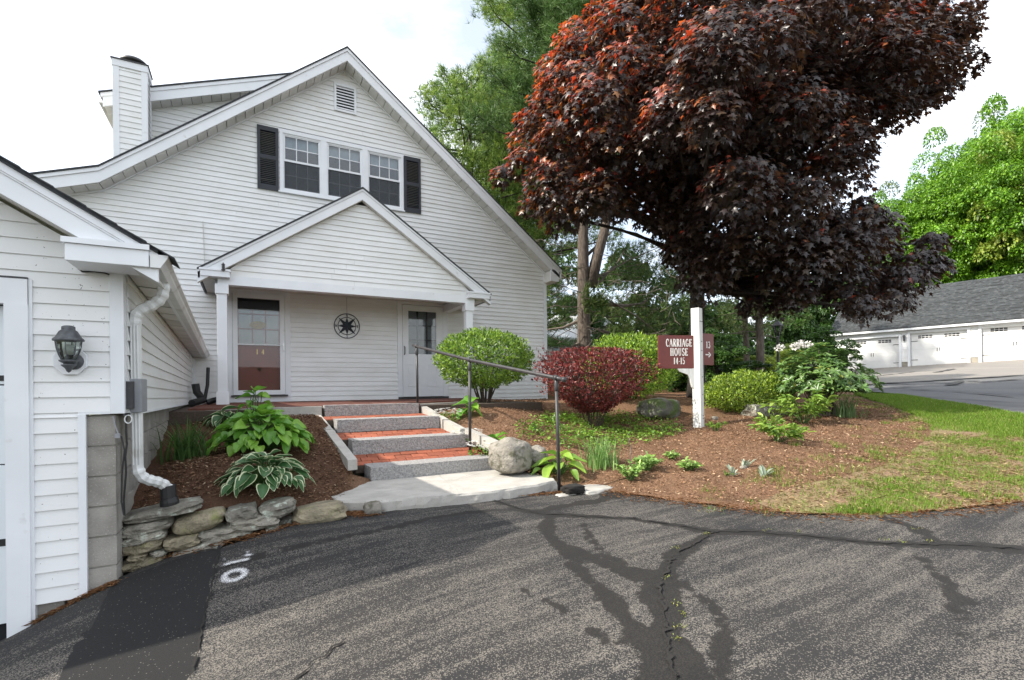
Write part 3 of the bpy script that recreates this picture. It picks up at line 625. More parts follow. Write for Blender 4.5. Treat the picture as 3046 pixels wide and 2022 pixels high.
O('plaque', [(.20+.145*math.cos(t), YF-.024, 1.30+.075*math.sin(t)) for t in np.linspace(0, 2*math.pi, 24, False)] + [(.20+.145*math.cos(t), YF-.014, 1.30+.075*math.sin(t)) for t in np.linspace(0, 2*math.pi, 24, False)],
  [tuple(range(24)), tuple(range(47, 23, -1))]+[(i, i+24, (i+1) % 24+24, (i+1) % 24) for i in range(24)], M['plaque'], d1)
# ---- glyphs: a small serif stroke font, unit height 1
def G_arc(cx, cy, rx, ry, a0, a1, n=14): return [(cx+rx*math.cos(math.radians(a)), cy+ry*math.sin(math.radians(a))) for a in np.linspace(a0, a1, n)]
TK, TN = .17, .075
def glyph(ch):
    """list of (polyline, width) and advance"""
    S = lambda x, y, w=.22: ([(x-w/2, y), (x+w/2, y)], .055)
    if ch == 'C': return [(G_arc(.36,.5,.27,.46,48,312), TK*.85), ([(.56,.66),(.56,.9)], .06)], .68
    if ch == 'A': return [([(.08,.03),(.36,.97)], TN), ([(.36,.97),(.64,.03)], TK), ([(.2,.35),(.52,.35)], .06), S(.08,.03), S(.64,.03)], .74
    if ch == 'R': return [([(.17,.03),(.17,.97)], TK), (G_arc(.3,.72,.22,.23,90,-90), .13), ([(.17,.955),(.32,.955)], .07), ([(.17,.49),(.32,.49)], .07), ([(.32,.48),(.58,.03)], TK), S(.14,.03), S(.14,.97), S(.6,.03,.16)], .70
    if ch == 'I': return [([(.17,.03),(.17,.97)], TK), S(.17,.03,.3), S(.17,.97,.3)], .36
    if ch == 'G': return [(G_arc(.36,.5,.27,.46,48,340), TK*.85), ([(.56,.66),(.56,.9)], .06), ([(.57,.08),(.57,.42)], .13), S(.55,.43,.26)], .74
    if ch == 'E': return [([(.17,.03),(.17,.97)], TK), ([(.1,.955),(.56,.955)], .075), ([(.1,.045),(.56,.045)], .075), ([(.17,.5),(.44,.5)], .07), ([(.55,.8),(.55,.97)], .06), ([(.55,.03),(.55,.22)], .06), ([(.44,.4),(.44,.6)], .05)], .64
    if ch == 'H': return [([(.17,.03),(.17,.97)], TK), ([(.6,.03),(.6,.97)], TK), ([(.17,.5),(.6,.5)], .07), S(.17,.03,.3), S(.17,.97,.3), S(.6,.03,.3), S(.6,.97,.3)], .80
    if ch == 'O': return [(G_arc(.37,.5,.28,.46,0,360,24), .145)], .76
    if ch == 'U': return [([(.17,.97),(.17,.3)], TK), (G_arc(.37,.3,.2,.26,180,360), .1), ([(.57,.3),(.57,.97)], .085), S(.17,.97,.3), S(.57,.97,.24)], .76
    if ch == 'S': return [(G_arc(.29,.73,.19,.23,30,270,12)+G_arc(.29,.27,.2,.23,90,-150,12), .13), ([(.47,.72),(.47,.92)], .055), ([(.1,.08),(.1,.28)], .055)], .58
    if ch == '1': return [([(.2,.03),(.2,.97)], TK), ([(.06,.84),(.2,.95)], .06), S(.2,.03,.3)], .42
    if ch == '4': return [([(.4,.03),(.4,.97)], TK), ([(.4,.95),(.06,.3)], .07), ([(.05,.3),(.56,.3)], .09), S(.4,.03,.28)], .60
    if ch == '5': return [([(.14,.95),(.46,.95)], .1), ([(.14,.95),(.12,.55)], .07), (G_arc(.26,.32,.2,.29,125,-150), .13)], .55
    if ch == '3': return [(G_arc(.24,.74,.17,.21,150,-80), .11), (G_arc(.24,.29,.2,.27,85,-155), .13)], .54
    if ch == '-': return [([(.05,.42),(.32,.42)], .1)], .38
    if ch == 'N': return [([(.14,.03),(.14,.97)], TN), ([(.14,.97),(.58,.03)], TK), ([(.58,.03),(.58,.97)], TN), S(.14,.03), S(.58,.97), S(.1,.97,.14)], .72
    if ch == 'W': return [([(.06,.97),(.26,.03)], .14), ([(.26,.03),(.44,.8)], .07), ([(.44,.8),(.62,.03)], .14), ([(.62,.03),(.84,.97)], .07), S(.07,.97), S(.82,.97)], .9
    if ch == '>': return [([(.0,.5),(.62,.5)], .13), ([(.52,.78),(.86,.5)], .13), ([(.52,.22),(.86,.5)], .13)], .9
def text_mb(mb, s, o, ex, ey, en, h, squeeze=1., depth=.003, center=True, gap=.0):
    o, ex, ey, en = nn(o), nn(ex), nn(ey), nn(en)
    adv = sum(glyph(c)[1]+gap if c != ' ' else .3 for c in s)*h*squeeze; x = -adv/2 if center else 0
    for c in s:
        if c == ' ': x += .3*h*squeeze; continue
        st, a = glyph(c)
        for li, (pl, wd) in enumerate(st):
            P = [nn((x+p[0]*h*squeeze, p[1]*h)) for p in pl]; hw = wd*h/2*(squeeze**.5)
            L_, R_ = [], []
            for i, p in enumerate(P):
                t = P[min(i+1, len(P)-1)]-P[max(i-1, 0)]; t = t/(np.linalg.norm(t)+1e-9); nv = nn((-t[1], t[0])); L_.append(p+nv*hw); R_.append(p-nv*hw)
            k = len(P); e = en*(depth+.0002*li)
            top = [o+ex*q[0]+ey*q[1]+e for q in L_+R_]; bot = [o+ex*q[0]+ey*q[1] for q in L_+R_]
            fs = []
            for i in range(k-1): fs.append((i, i+k, i+k+1, i+1)); fs.append((i, i+1, i+1+2*k, i+2*k)); fs.append((i+k, i+3*k, i+3*k+1, i+k+1))
            fs += [(0, 2*k, 3*k, k), (k-1, 2*k-1, 4*k-1, 3*k-1)]
            mb.add(top+bot, fs)
        x += (a+gap)*h*squeeze
nb = MB(); text_mb(nb, '1', (.19, YF+.019, .72), (1,0,0), (0,0,1), (0,-1,0), .10); text_mb(nb, '4', (.29, YF+.019, .72), (1,0,0), (0,0,1), (0,-1,0), .10)
nb.build('house_number', M['brass'], inn)
def casing(x0, x1, zt, zb, wl, wr): return MB().box(x0-wl,x0,YF-.03,YF+.02,zb,zt).box(x1,x1+wr,YF-.03,YF+.02,zb,zt).box(x0-wl,x1+wr,YF-.032,YF+.02,zt,zt+.07).build('door_casing', M['trim'], house)
casing(-.24, .695, 1.92, -.235, .09, .10); casing(3.125, 4.10, 1.925, -.235, .11, .11)
MB().box(-.33,.80,YF-.025,YF+.02,-.235,-.125).build('kick_board', M['trim'], house)
MB().box(-.27,.74,YF-.09,YF-.02,-.125,-.095).build('threshold', M['pipe'], house)
# ---- panelled door with a nine-light window on the right
d2 = MB().box(3.13,3.265,YF-.035,YF-.005,-.18,1.915).box(3.93,4.095,YF-.035,YF-.005,-.18,1.915).box(3.265,3.93,YF-.035,YF-.005,1.78,1.915).box(3.265,3.93,YF-.035,YF-.005,-.18,.795).build('panelled_door', M['trim'], house)
MB().box(3.265,3.93,YF-.022,YF-.019,.795,1.78).build('glass', M['doorglass'], d2)
dm = MB()
for i in (1, 2): dm.box(3.265+.665*i/3-.015,3.265+.665*i/3+.015,YF-.018,YF+.02,.795,1.78); dm.box(3.265,3.93,YF-.017,YF+.021,.795+.985*i/3-.015,.795+.985*i/3+.015)
dm.build('muntins', M['dark'], d2)
MB().box(3.2,4.0,YF+.12,YF+.14,.3,1.9).build('hallway', M['plasticgrey'], house)
for xa, xb in ((3.25, 3.49), (3.70, 3.955)):
    fr = MB()
    for p in ((xa,xb,.05,.075),(xa,xb,.545,.57)): fr.box(p[0],p[1],YF-.047,YF-.035,p[2],p[3])
    for p in ((xa,xa+.025),(xb-.025,xb)): fr.box(p[0],p[1],YF-.047,YF-.035,.075,.545)
    fr.build('raised_panel', M['trim'], d2)
MB().tube([(3.165,YF-.04,.78),(3.165,YF-.085,.80),(3.165,YF-.09,.87),(3.165,YF-.085,.94),(3.165,YF-.04,.96)], .011, 8).build('handle', M['black'], d2)
MB().box(3.02,4.21,YF-.08,YF+.0,-.235,-.185).build('threshold', M['pipe'], house)
# ---- gabled porch
YP = 9.62; pc = 1.965
zp = lambda x: 3.80-.675*abs(x-pc)
for s in (-1, 1):
    tip = pc+s*2.67; pts = [(pc, zp(pc)), (tip, zp(tip))]
    MB().prismY(strip(pts, -.022, .008), YP-.03, YF-.02).build('porch_roof', M['shingle'], house)
    MB().prismY(strip(pts, .009, .05), YP-.015, YP+.03).build('porch_rake_trim', M['trim'], house)
    MB().prismY(strip(pts, .051, .215), YP, YP+.028).build('porch_rake', M['trim'], house)
    MB().prismY(strip(pts, .012, .10), YP+.03, YF-.02).build('porch_roof_deck', M['soffit'], house)
    n = 20
    for i in range(n):
        p = [(pc+(tip-pc)*t, zp(pc+(tip-pc)*t)) for t in ((i+.03)/n, (i+.97)/n)]
        MB().prismY(strip(p, .20, .215), YP+.03, YP+.12).build('soffit_panel', M['soffit'], house)
YB = YP+.13
courses(house, 1.955, 3.52, lambda z: pc-(3.58-z)/.675 if z > 2.07 else -.25, lambda z: pc+(3.58-z)/.675 if z > 2.07 else 4.18, YB, (), .1016)
MB().box(-.42,4.30,YB-.02,YB+.14,1.80,1.955).build('porch_beam', M['trim'], house)
for xa in (-.46, 4.12): MB().box(xa,xa+.16,YB+.14,YF-.02,1.80,1.96).build('porch_side_beam', M['trim'], house)
MB().box(-.30,4.12,YB+.12,YF-.02,1.99,2.01).build('porch_ceiling', M['soffit'], house)
for x0, x1 in ((-.66, -.24), (4.12, 4.60)):
    rt = MB().box(x0,x1,YP-.02,YP+.16,1.90,1.995).box(x0-.015,x1+.015,YP-.035,YP+.16,1.996,2.03).build('cornice_return', M['trim'], house)
for s in (-1, 1):
    a, b = sorted((pc+s*2.62, pc+s*2.40)); MB().box(a, b, YP+.16, YF-.02, 1.88, 1.91).build('porch_eave', M['soffit'], house)
    a, b = sorted((pc+s*2.66, pc+s*2.63)); MB().box(a, b, YP+.0, YF-.02, 1.86, 1.99).build('porch_fascia', M['shutter'] if s < 0 else M['trim'], house)
for xc in (-.36, 4.18):
    po = MB().box(xc-.075,xc+.075,YB-.03,YB+.12,-.06,1.66).build('porch_post', M['trim'], house, bevel=.004)
    MB().box(xc-.10,xc+.10,YB-.055,YB+.145,1.64,1.80).build('capital', M['trim'], po)
    MB().box(xc-.095,xc+.095,YB-.05,YB+.14,-.25,-.02).build('plinth', M['trim'], po)
MB().tube([(-.33, YP-.01, 1.99), (-.33, YP-.05, 2.0)], .004, 5).lathe((-.33, YP-.05, 2.005), [(.03,0),(.03,.012),(.022,.018),(.022,.09),(.03,.095),(.012,.115),(.004,.13)], 8).build('hook_lantern', M['black'], house)
# ---- compass hung on the wall
cp = thing('compass_wall_ornament', 'round blue-black metal compass rose hung on the porch wall between the doors', 'ornament', (1.917, YF-.03, 1.365))
cy0 = YF-.03; cc = (1.917, 1.365)
def ring(R, r, name):
    m = MB(); m.tube([(cc[0]+R*math.cos(t), cy0, cc[1]+R*math.sin(t)) for t in np.linspace(0, 2*math.pi, 41)], r, 6, False, ref=(0, 1, 0)); m.build(name, M['compass'], cp)
ring(.262, .009, 'outer_ring'); ring(.185, .007, 'inner_ring')
for k in range(8):
    a = math.pi/4*k; R = .185 if k % 2 == 0 else .255; d = nn((math.cos(a), 0, math.sin(a))); q = nn((-math.sin(a), 0, math.cos(a)))
    c = nn((cc[0], cy0, cc[1])); tip = c+d*R; m1, m2 = c+d*.062+q*.04, c+d*.062-q*.04; up = c+nn((0,-.022,0)); dn = c+nn((0,.006,0))
    O('star_point', [up, m1, tip, m2, dn], [(0,1,2),(0,2,3),(4,2,1),(4,3,2)], M['compass'], cp)
for chx, (dx, dz_) in dict(N=(0, .223), S=(0, -.223), W=(-.223, 0), E=(.223, 0)).items():
    m = MB(); text_mb(m, chx, (cc[0]+dx, cy0, cc[1]+dz_-.03), (1,0,0), (0,0,1), (0,-1,0), .06, .9, .006); m.build('letter', M['compass'], cp)
MB().tube([(cc[0], cy0, cc[1]+.262), (cc[0], cy0+.01, 1.985)], .003, 5).build('hanger', M['twig'], cp)
MB().tube([onY(604,657,YF-.03), onY(607,730,YF-.03), onY(609,782,YF-.03)], .006, 5).build('cable', M['soffit'], house)

# ================================================================== NEAR GARAGE
YG = 4.26
gx = lambda y: -.737-.025*(y-YG)                     # its long side wall, seen from the bed
gar = thing('garage', 'white sided garage beside the stone wall, with gutter and downspout', 'garage', (-2.5, YG, -1.6))
def gfl(z): return -1.205
courses(gar, -.135, 1.92, lambda z: -1.205 if z < .72 else (max(-3.93, -2.57-(1.93-z)/.6) if z > 1.12 else -3.93), lambda z: min(-.815, -2.57+(1.93-z)/.6), YG, (), .1016, .014, M['vinyl_g'])
courses(gar, -1.36, -.135, gfl, lambda z: -.985, YG, (), .0995, .014, M['vinyl_g'])
MB().box(-1.215,-1.07,YG+.02,YG+.15,-1.75,-1.372).build('footing_block', M['block'], gar, bevel=.006)
MB().box(-1.06,-.955,YG+.025,YG+.15,-1.75,-1.372).build('footing_block', M['block'], gar, bevel=.006)
MB().box(-.815,-.737,YG-.02,YG+.06,-.15,.90).build('corner_board', M['trim'], gar, bevel=.003)
MB().box(-.985,-.945,YG-.022,YG+.06,-1.365,-.15).box(-.985,-.815,YG-.018,YG+.01,-.15,-.136).build('corner_board', M['trim'], gar)
MB().box(-1.335,-1.222,YG-.035,YG+.05,-1.56,.56).build('door_trim', M['trim'], gar)
MB().box(-1.222,-1.205,YG-.02,YG+.05,-1.50,.72).build('door_trim', M['trim'], gar)
MB().box(-3.93,-1.225,YG-.03,YG+.05,.56,.72).build('door_header', M['trim'], gar)
MB().box(-3.93,-1.225,YG-.032,YG+.05,.72,.732).build('flashing', M['pipe'], gar)
gd = MB()
for i in range(4): gd.box(-3.8,-1.338,YG+.06,YG+.10,-1.47+i*.508,-1.47+i*.508+.50)
gd = gd.build('overhead_door', M['gdoor'], gar, bevel=.004)
MB().box(-3.8,-1.338,YG+.055,YG+.062,-.975,-.93).box(-3.8,-1.338,YG+.055,YG+.062,.075,.11).build('black_band', M['black'], gd)
MB().box(-3.85,-1.33,YG+.10,YG+.14,-1.7,.6).build('door_backing', M['dark'], gar)
MB().box(-4.4,-3.8,YG-.01,YG+.1,-1.7,.95).box(-4.42,-4.38,YG,YF,-1.7,.95).build('far_wall', M['vinyl'], gar)
# side wall boards: run back to the house
def gside(y, z): return (gx(y), y, z)
n = 10
for i in range(n):
    zf0, zf1 = -.15+.0995*i*1.02, -.15+.0995*(i+1)*1.02; zb0, zb1 = -.215+.0905*i, -.215+.0905*(i+1); ya, yb = YG+.07, YF-.03
    O('clapboard', [(gx(ya)+.014,ya,zf0),(gx(yb)+.014,yb,zb0),(gx(yb)+.002,yb,zb1),(gx(ya)+.002,ya,zf1),(gx(ya)-.02,ya,zf0),(gx(yb)-.02,yb,zb0),(gx(yb)-.02,yb,zb1),(gx(ya)-.02,ya,zf1)],
      [(0,1,2,3),(7,6,5,4),(0,4,5,1),(2,6,7,3),(1,5,6,2),(0,3,7,4)], M['vinyl'], gar)
O('starter_strip', [(gx(ya)+.02,ya,-.17),(gx(yb)+.02,yb,-.235),(gx(yb)+.018,yb,-.213),(gx(ya)+.018,ya,-.148),(gx(ya)-.02,ya,-.17),(gx(yb)-.02,yb,-.235),(gx(yb)-.02,yb,-.213),(gx(ya)-.02,ya,-.148)],
      [(0,1,2,3),(7,6,5,4),(0,4,5,1),(2,6,7,3)], M['trim'], gar)
MB().box(gx(YF)-.005,gx(YF)+.045,YF-.05,YF-.012,-.24,.72).build('corner_board', M['trim'], gar)
# block foundation
fnd = MB().box(-.95,-.80,YG+.02,YG+.2,-1.6,-.16).add([(gx(YG)-.065,YG+.015,-1.6),(gx(YF)-.065,YF,-1.6),(gx(YF)-.065,YF,-.2),(gx(YG)-.065,YG+.015,-.165),(gx(YG)-.2,YG+.02,-1.6),(gx(YF)-.2,YF,-1.6),(gx(YF)-.2,YF,-.2),(gx(YG)-.2,YG+.02,-.165)],
      [(0,1,2,3),(7,6,5,4),(0,4,5,1),(1,5,6,2),(2,6,7,3),(3,7,4,0)]).build('foundation', M['mortar'], gar)
bm = MB().box(-.5,.5,-.5,.5,-.5,.5); blk = O('concrete_block', nn(bm.v), bm.f, M['block']); bme = blk.data; bpy.data.objects.remove(blk)
for r in range(7):
    zc = -.265-r*.2032
    inst(bme, 'concrete_block', fnd, (-.872+RNG.normal(0,.001), YG+.10, zc), (0,0,0), (.158, .19, .192))
    off = .2*(r % 2)
    for k in range(14):
        y0 = YG+.012+k*.406-off; y1 = y0+.394
        if r % 2 == 0 and k == 0: pass
        y0 = max(y0, YG+.012)
        if y1-y0 < .05 or y0 > 9.4 or (zc+.1 < -.25-.09*0 and zc+.1 < Hb(gx((y0+y1)/2), (y0+y1)/2)-.02): continue
        yc = (y0+y1)/2; inst(bme, 'concrete_block', fnd, (gx(yc)-.10+RNG.normal(0,.001), yc, zc), (0,0,-.025), (.09, y1-y0, .192))
# roof: ridge along Y, rake trim on the near gable
YK = 3.95
grz = lambda x: .90+.6*(-.503-x) if x > -2.57 else .90+.6*(-.503+2.57)-.6*(-2.57-x)
for pts in ([(-2.57, grz(-2.57)), (-.503, .90)], [(-2.57, grz(-2.57)), (-4.65, .89)]):
    P = [(x, z) for x, z in pts]; sgn = 1 if P[1][0] > -2 else 0
    def slopeprism(t0, t1, y0, y1, sh):
        a = strip(P, t0, t1); v = [(x, y0, z) for x, z in a]+[(x+sh*sgn, y1, z-(.17 if sgn else 0)*(y1-y0)/7) for x, z in a]
        return MB().add(v, [(0,1,2,3),(7,6,5,4)]+[(i, i+4, (i+1) % 4+4, (i+1) % 4) for i in range(4)])
    slopeprism(-.018, .006, YK-.03, YF-.02, -.17).build('roof', M['shingle'], gar)
    MB().prismY(strip(P, .007, .055), YK-.015, YK+.03).build('rake_trim', M['trim'], gar)
    MB().prismY(strip(P, .056, .068), YK-.008, YK+.03).build('rake_trim', M['trim'], gar)
    MB().prismY(strip(P, .069, .19), YK, YK+.028).build('rake_board', M['trim'], gar)
    slopeprism(.01, .06, YK+.03, YF-.02, -.17).build('roof_deck', M['soffit'], gar)
    MB().prismY(strip(P, .165, .185), YK+.03, YG-.015).build('soffit', M['soffit'], gar)
# shingle butts along the near rake
for i in range(14):
    x = -2.5+i*.15; MB().prismY([(x,grz(x)+.017),(x+.14,grz(x+.14)+.017),(x+.14,grz(x+.14)+.028),(x,grz(x)+.022)], YK-.045, YK+.25).build('shingle', M['shingle'], gar)
MB().box(-.965,-.55,YK-.03,YG-.02,.80,.905).build('cornice_return', M['trim'], gar, bevel=.003)
MB().box(-.98,-.545,YK-.045,YG-.02,.906,.94).build('cornice_return_cap', M['trim'], gar)
# sloped eave: soffit panels, fascia, gutter
ex = lambda y: -.565-.025*(y-YK); ez = lambda y: .80-.0243*(y-YK)
n = 16
for i in range(n):
    a, b = YG+.0+(YF-.05-YG)*(i+.04)/n, YG+(YF-.05-YG)*(i+.96)/n
    O('soffit_panel', [(gx(a)+.02,a,ez(a)+.02),(ex(a),a,ez(a)+.01),(ex(b),b,ez(b)+.01),(gx(b)+.02,b,ez(b)+.02)], [(0,1,2,3)], M['soffit'], gar)
    if i: O('soffit_vent', [(gx(a)+.03,a-.03,ez(a)+.012),(ex(a)-.02,a-.03,ez(a)+.004),(ex(a)-.02,a,ez(a)+.004),(gx(a)+.03,a,ez(a)+.012)], [(0,1,2,3)], M['pipe'] if 0 else M['soffit'], gar)
y0, y1 = YK+.03, YF-.06
O('fascia', [(ex(y0),y0,ez(y0)),(ex(y1),y1,ez(y1)),(ex(y1),y1,ez(y1)+.10),(ex(y0),y0,ez(y0)+.10),(ex(y0)+.02,y0,ez(y0)),(ex(y1)+.02,y1,ez(y1)),(ex(y1)+.02,y1,ez(y1)+.10),(ex(y0)+.02,y0,ez(y0)+.10)],
  [(0,1,2,3),(7,6,5,4),(0,4,5,1),(1,5,6,2),(2,6,7,3),(3,7,4,0)], M['trim'], gar)
prof = [(.021,.085),(.021,.0),(.075,.0),(.095,.03),(.098,.05),(.118,.07),(.118,.085),(.112,.085),(.112,.074),(.092,.054),(.09,.033),(.072,.006),(.027,.006),(.027,.085)]
y0 = YK-.02
gv = [(ex(y)+a, y, ez(y)+b) for y in (y0, y1) for a, b in prof]; k = len(prof)
gt = O('gutter', gv, [(i, (i+1) % k, (i+1) % k+k, i+k) for i in range(k)], M['gutter'], gar)
for y in (y0-.001, y1): O('end_cap', [(ex(y)+a, y+d, ez(y)+b) for d in (0, -.004) for a, b in ((.021,.085),(.021,0),(.075,0),(.096,.035),(.118,.072),(.118,.085))], [tuple(range(6)), tuple(range(11,5,-1))]+[(i,(i+1)%6,(i+1)%6+6,i+6) for i in range(6)], M['gutter'], gt)
# downspout: ribbed elbows and pipe
kC = crop(360, 760, 3.267); kD = crop(0, 1200, 1.908)
dp = [onY(*kC(415,200),4.42), onY(*kC(415,290),4.42), onY(*kC(413,360),4.42), onY(*kC(385,420),4.42), onY(*kC(320,475),4.42), onY(*kC(220,515),4.42), onY(*kC(160,550),4.42), onY(*kC(137,600),4.42), onY(*kC(135,680),4.42),
      onY(*kD(777,100),4.42), onY(*kD(780,360),4.42), onY(*kD(792,400),4.42), onY(*kD(825,430),4.44), onY(*kD(880,440),4.47), onY(*kD(925,455),4.5), onY(*kD(952,480),4.52)]
def square_tube(path, w_, d_, name, mat, par):
    m = MB(); m.tube(path, [w_*.7]*len(path), 4, True, ref=(0, 1, 0)); o = m.build(name, mat, par); return o
dsp = MB()
fine_path = []
for a, b in zip(dp[:-1], dp[1:]):
    kk = max(1, int(np.linalg.norm(b-a)/.012))
    for j in range(kk): fine_path.append(a+(b-a)*j/kk)
fine_path.append(dp[-1])
for _ in range(3): fine_path = [fine_path[0]]+[(fine_path[i-1]+2*fine_path[i]+fine_path[i+1])/4 for i in range(1, len(fine_path)-1)]+[fine_path[-1]]
rad = []
for i, p in enumerate(fine_path):
    straight = (p[2] < dp[8][2] and p[2] > dp[10][2]); rad.append(.036 if straight or i % 4 < 2 else .041)
dsp.tube(fine_path, rad, 8, True, ref=(0, 1, 0)); ds = dsp.build('downspout', M['gutter'], gar)
for xo in (-.018, 0, .018): MB().tube([dp[8]+nn((xo,-.036,0)), dp[10]+nn((xo,-.036,.02))], .006, 5).build('rib', M['gutter'], ds)
bt = dp[-1]; MB().tube([bt+nn((0,0,.02)), bt+nn((.005,0,-.075))], [.052,.052], 12).tube([bt+nn((.005,0,-.075)), bt+nn((.01,0,-.1)), bt+nn((.01,.01,-.2))], [.058,.062,.062], 12).build('drain_boot', M['cable'], ds)
ub = MB().box(-.735,-.66,YG+.09,YG+.32,-.15,.09).build('meter_box', M['plasticgrey'], gar, bevel=.006)
MB().box(-.735,-.70,YG+.02,YG+.09,-.12,.07).build('box_hinges', M['pipe'], ub)
def cable(pts, r, mat, nm='cable'): MB().tube(pts, r, 6).build(nm, M[mat], gar)
kE = crop(0, 1160, 2.119)
cable([onY(*kE(795,160),4.3), onY(*kE(795,260),4.29), onY(*kE(800,340),4.29), onY(*kE(790,420),4.28), onY(*kE(795,520),4.28), onY(*kE(780,690),4.28), onY(*kE(785,790),4.28)], .006, 'cable')
cable([onY(*kE(765,290),4.25), onY(*kE(785,380),4.24), onY(*kE(768,540),4.24), onY(*kE(765,700),4.24), onY(*kE(780,785),4.24)], .005, 'cable')
cable([onY(*kE(712,165),4.24), onY(*kE(725,220),4.24), onY(*kE(748,285),4.24)], .004, 'plasticgrey')
MB().box(*[v for p in ((-.792,-.765),(YG-.02,YG),(-.315,-.285)) for v in p]).build('junction', M['plasticgrey'], gar)
a = np.linspace(0, 2*math.pi, 16); lc = onY(*kE(808,165), 4.27)
cable([lc+nn((.02*math.cos(t), 0, -.02+.028*math.sin(t))) for t in a], .004, 'gutter', 'cable_loop')
cable([onY(*crop(0,480,3.92)(915,1250),4.235), onY(*crop(0,480,3.92)(960,1285),4.22), onY(*crop(0,480,3.92)(1100,1285),4.22), onY(*crop(0,480,3.92)(1220,1300),4.23), onY(*crop(0,480,3.92)(1275,1320),4.24)], .005, 'cable')

# wall lantern
wl = thing('wall_lantern', 'weathered pewter coach lantern with clear glass mounted on the near garage', 'wall lamp', (-1.017, YG-.014, .12))
pc_ = (-1.017, .205)
octa = [(pc_[0]+.092*math.cos(t), pc_[1]+.098*math.sin(t)) for t in np.linspace(math.pi/8, 2*math.pi+math.pi/8, 9)[:-1]]
MB().prismY(octa, YG-.04, YG-.012).build('mounting_plate', M['trim'], wl, bevel=.003)
MB().tube([(-1.0,YG-.04,.20),(-1.0,YG-.055,.20)], [.055,.05], 16).tube([(-1.0,YG-.055,.20),(-1.002,YG-.09,.18),(-1.005,YG-.11,.165),(-1.005,YG-.115,.20)], [.032,.028,.022,.018], 10).build('arm', M['pewter'], wl, smooth=True)
lx, ly = -1.005, YG-.115
MB().lathe((lx,ly,.125), [(.002,0),(.012,.008),(.016,.02),(.022,.03),(.04,.045),(.04,.052)], 12).lathe((lx,ly,.185), [(.03,0),(.05,.012),(.052,.02)], 12).build('base_cup', M['pewter'], wl, smooth=True)
MB().lathe((lx,ly,.205), [(.036,0),(.050,.035),(.061,.075),(.067,.125)], 8).build('glass_body', M['lampglass'], wl)
ribs = MB()
for k in range(8):
    t = 2*math.pi*k/8; ribs.tube([(lx+r*math.cos(t), ly+r*math.sin(t), .205+z) for r, z in ((.037,0),(.051,.035),(.062,.075),(.068,.125))], .0028, 5)
ribs.build('ribs', M['pewter'], wl)
MB().lathe((lx,ly,.325), [(.066,0),(.080,.002),(.080,.012),(.066,.026),(.058,.042),(.048,.062),(.04,.07),(.034,.074),(.036,.08),(.034,.094),(.022,.1),(.004,.102)], 16).build('hood', M['pewter'], wl, smooth=True)
MB().lathe((lx,ly,.24), [(.024,0),(.026,.03),(.02,.06),(.006,.066)], 10).build('bulb', M['blind'], wl, smooth=True)

# ================================================================== STEPS
def roughbox(x0, x1, y0, y1, z0, z1, st, amp, seed, topamp=None):
    bmx = bmesh.new(); bmesh.ops.create_cube(bmx, size=1)
    for v in bmx.verts: v.co = Vector((x0+(v.co.x+.5)*(x1-x0), y0+(v.co.y+.5)*(y1-y0), z0+(v.co.z+.5)*(z1-z0)))
    for ax, ln in ((0, x1-x0), (1, y1-y0), (2, z1-z0)):
        cuts = max(1, int(ln/st)-1)
        es = [e for e in bmx.edges if abs((e.verts[0].co-e.verts[1].co)[ax]) > .9*ln]
        bmesh.ops.subdivide_edges(bmx, edges=es, cuts=cuts, use_grid_fill=True)
    for v in bmx.verts:
        p = v.co*9 + Vector((seed, seed*1.7, 0)); d = Vector((mn.noise(p), mn.noise(p+Vector((9, 0, 0))), mn.noise(p+Vector((0, 9, 0)))))
        d2 = Vector((mn.noise(p*3.1), mn.noise(p*3.1+Vector((9, 0, 0))), mn.noise(p*3.1+Vector((0, 9, 0)))))
        v.co = v.co + (d+d2*.6)*amp*(Vector((1, 1, topamp if topamp is not None else 1)) if v.co.z > z1-1e-4 else Vector((1, 1, 1)))
    vs = nn([v.co[:] for v in bmx.verts]); bmx.verts.index_update(); fs = [[v.index for v in f.verts] for f in bmx.faces]; bmx.free(); return vs, fs
steps = thing('front_steps', 'four granite steps with brick treads leading up to the porch', 'steps', (1.8, 5.5, -1.02))
SP = [(1.18,2.68,5.50,-1.06,-.855),(1.11,2.59,6.15,-.80,-.615),(1.03,2.42,6.76,-.56,-.397),(.96,2.32,7.40,-.40,-.222)]
for i, (x0, x1, y, z0, z1) in enumerate(SP):
    vs, fs = roughbox(x0, x1, y, y+(.33 if i < 3 else .16), z0, z1, .03, .007, i*11.3, .35); O('granite_step', vs, fs, M['granite'], steps, bevel=0)
br = MB().box(-.5,.5,-.5,.5,-.5,.5); bo = O('brick', nn(br.v), br.f, M['brick']); brk = bo.data; bpy.data.objects.remove(bo)
mb_ = bmesh.new(); mb_.from_mesh(brk); bmesh.ops.bevel(mb_, geom=list(mb_.edges), offset=.03, segments=1, affect='EDGES'); mb_.to_mesh(brk); mb_.free()
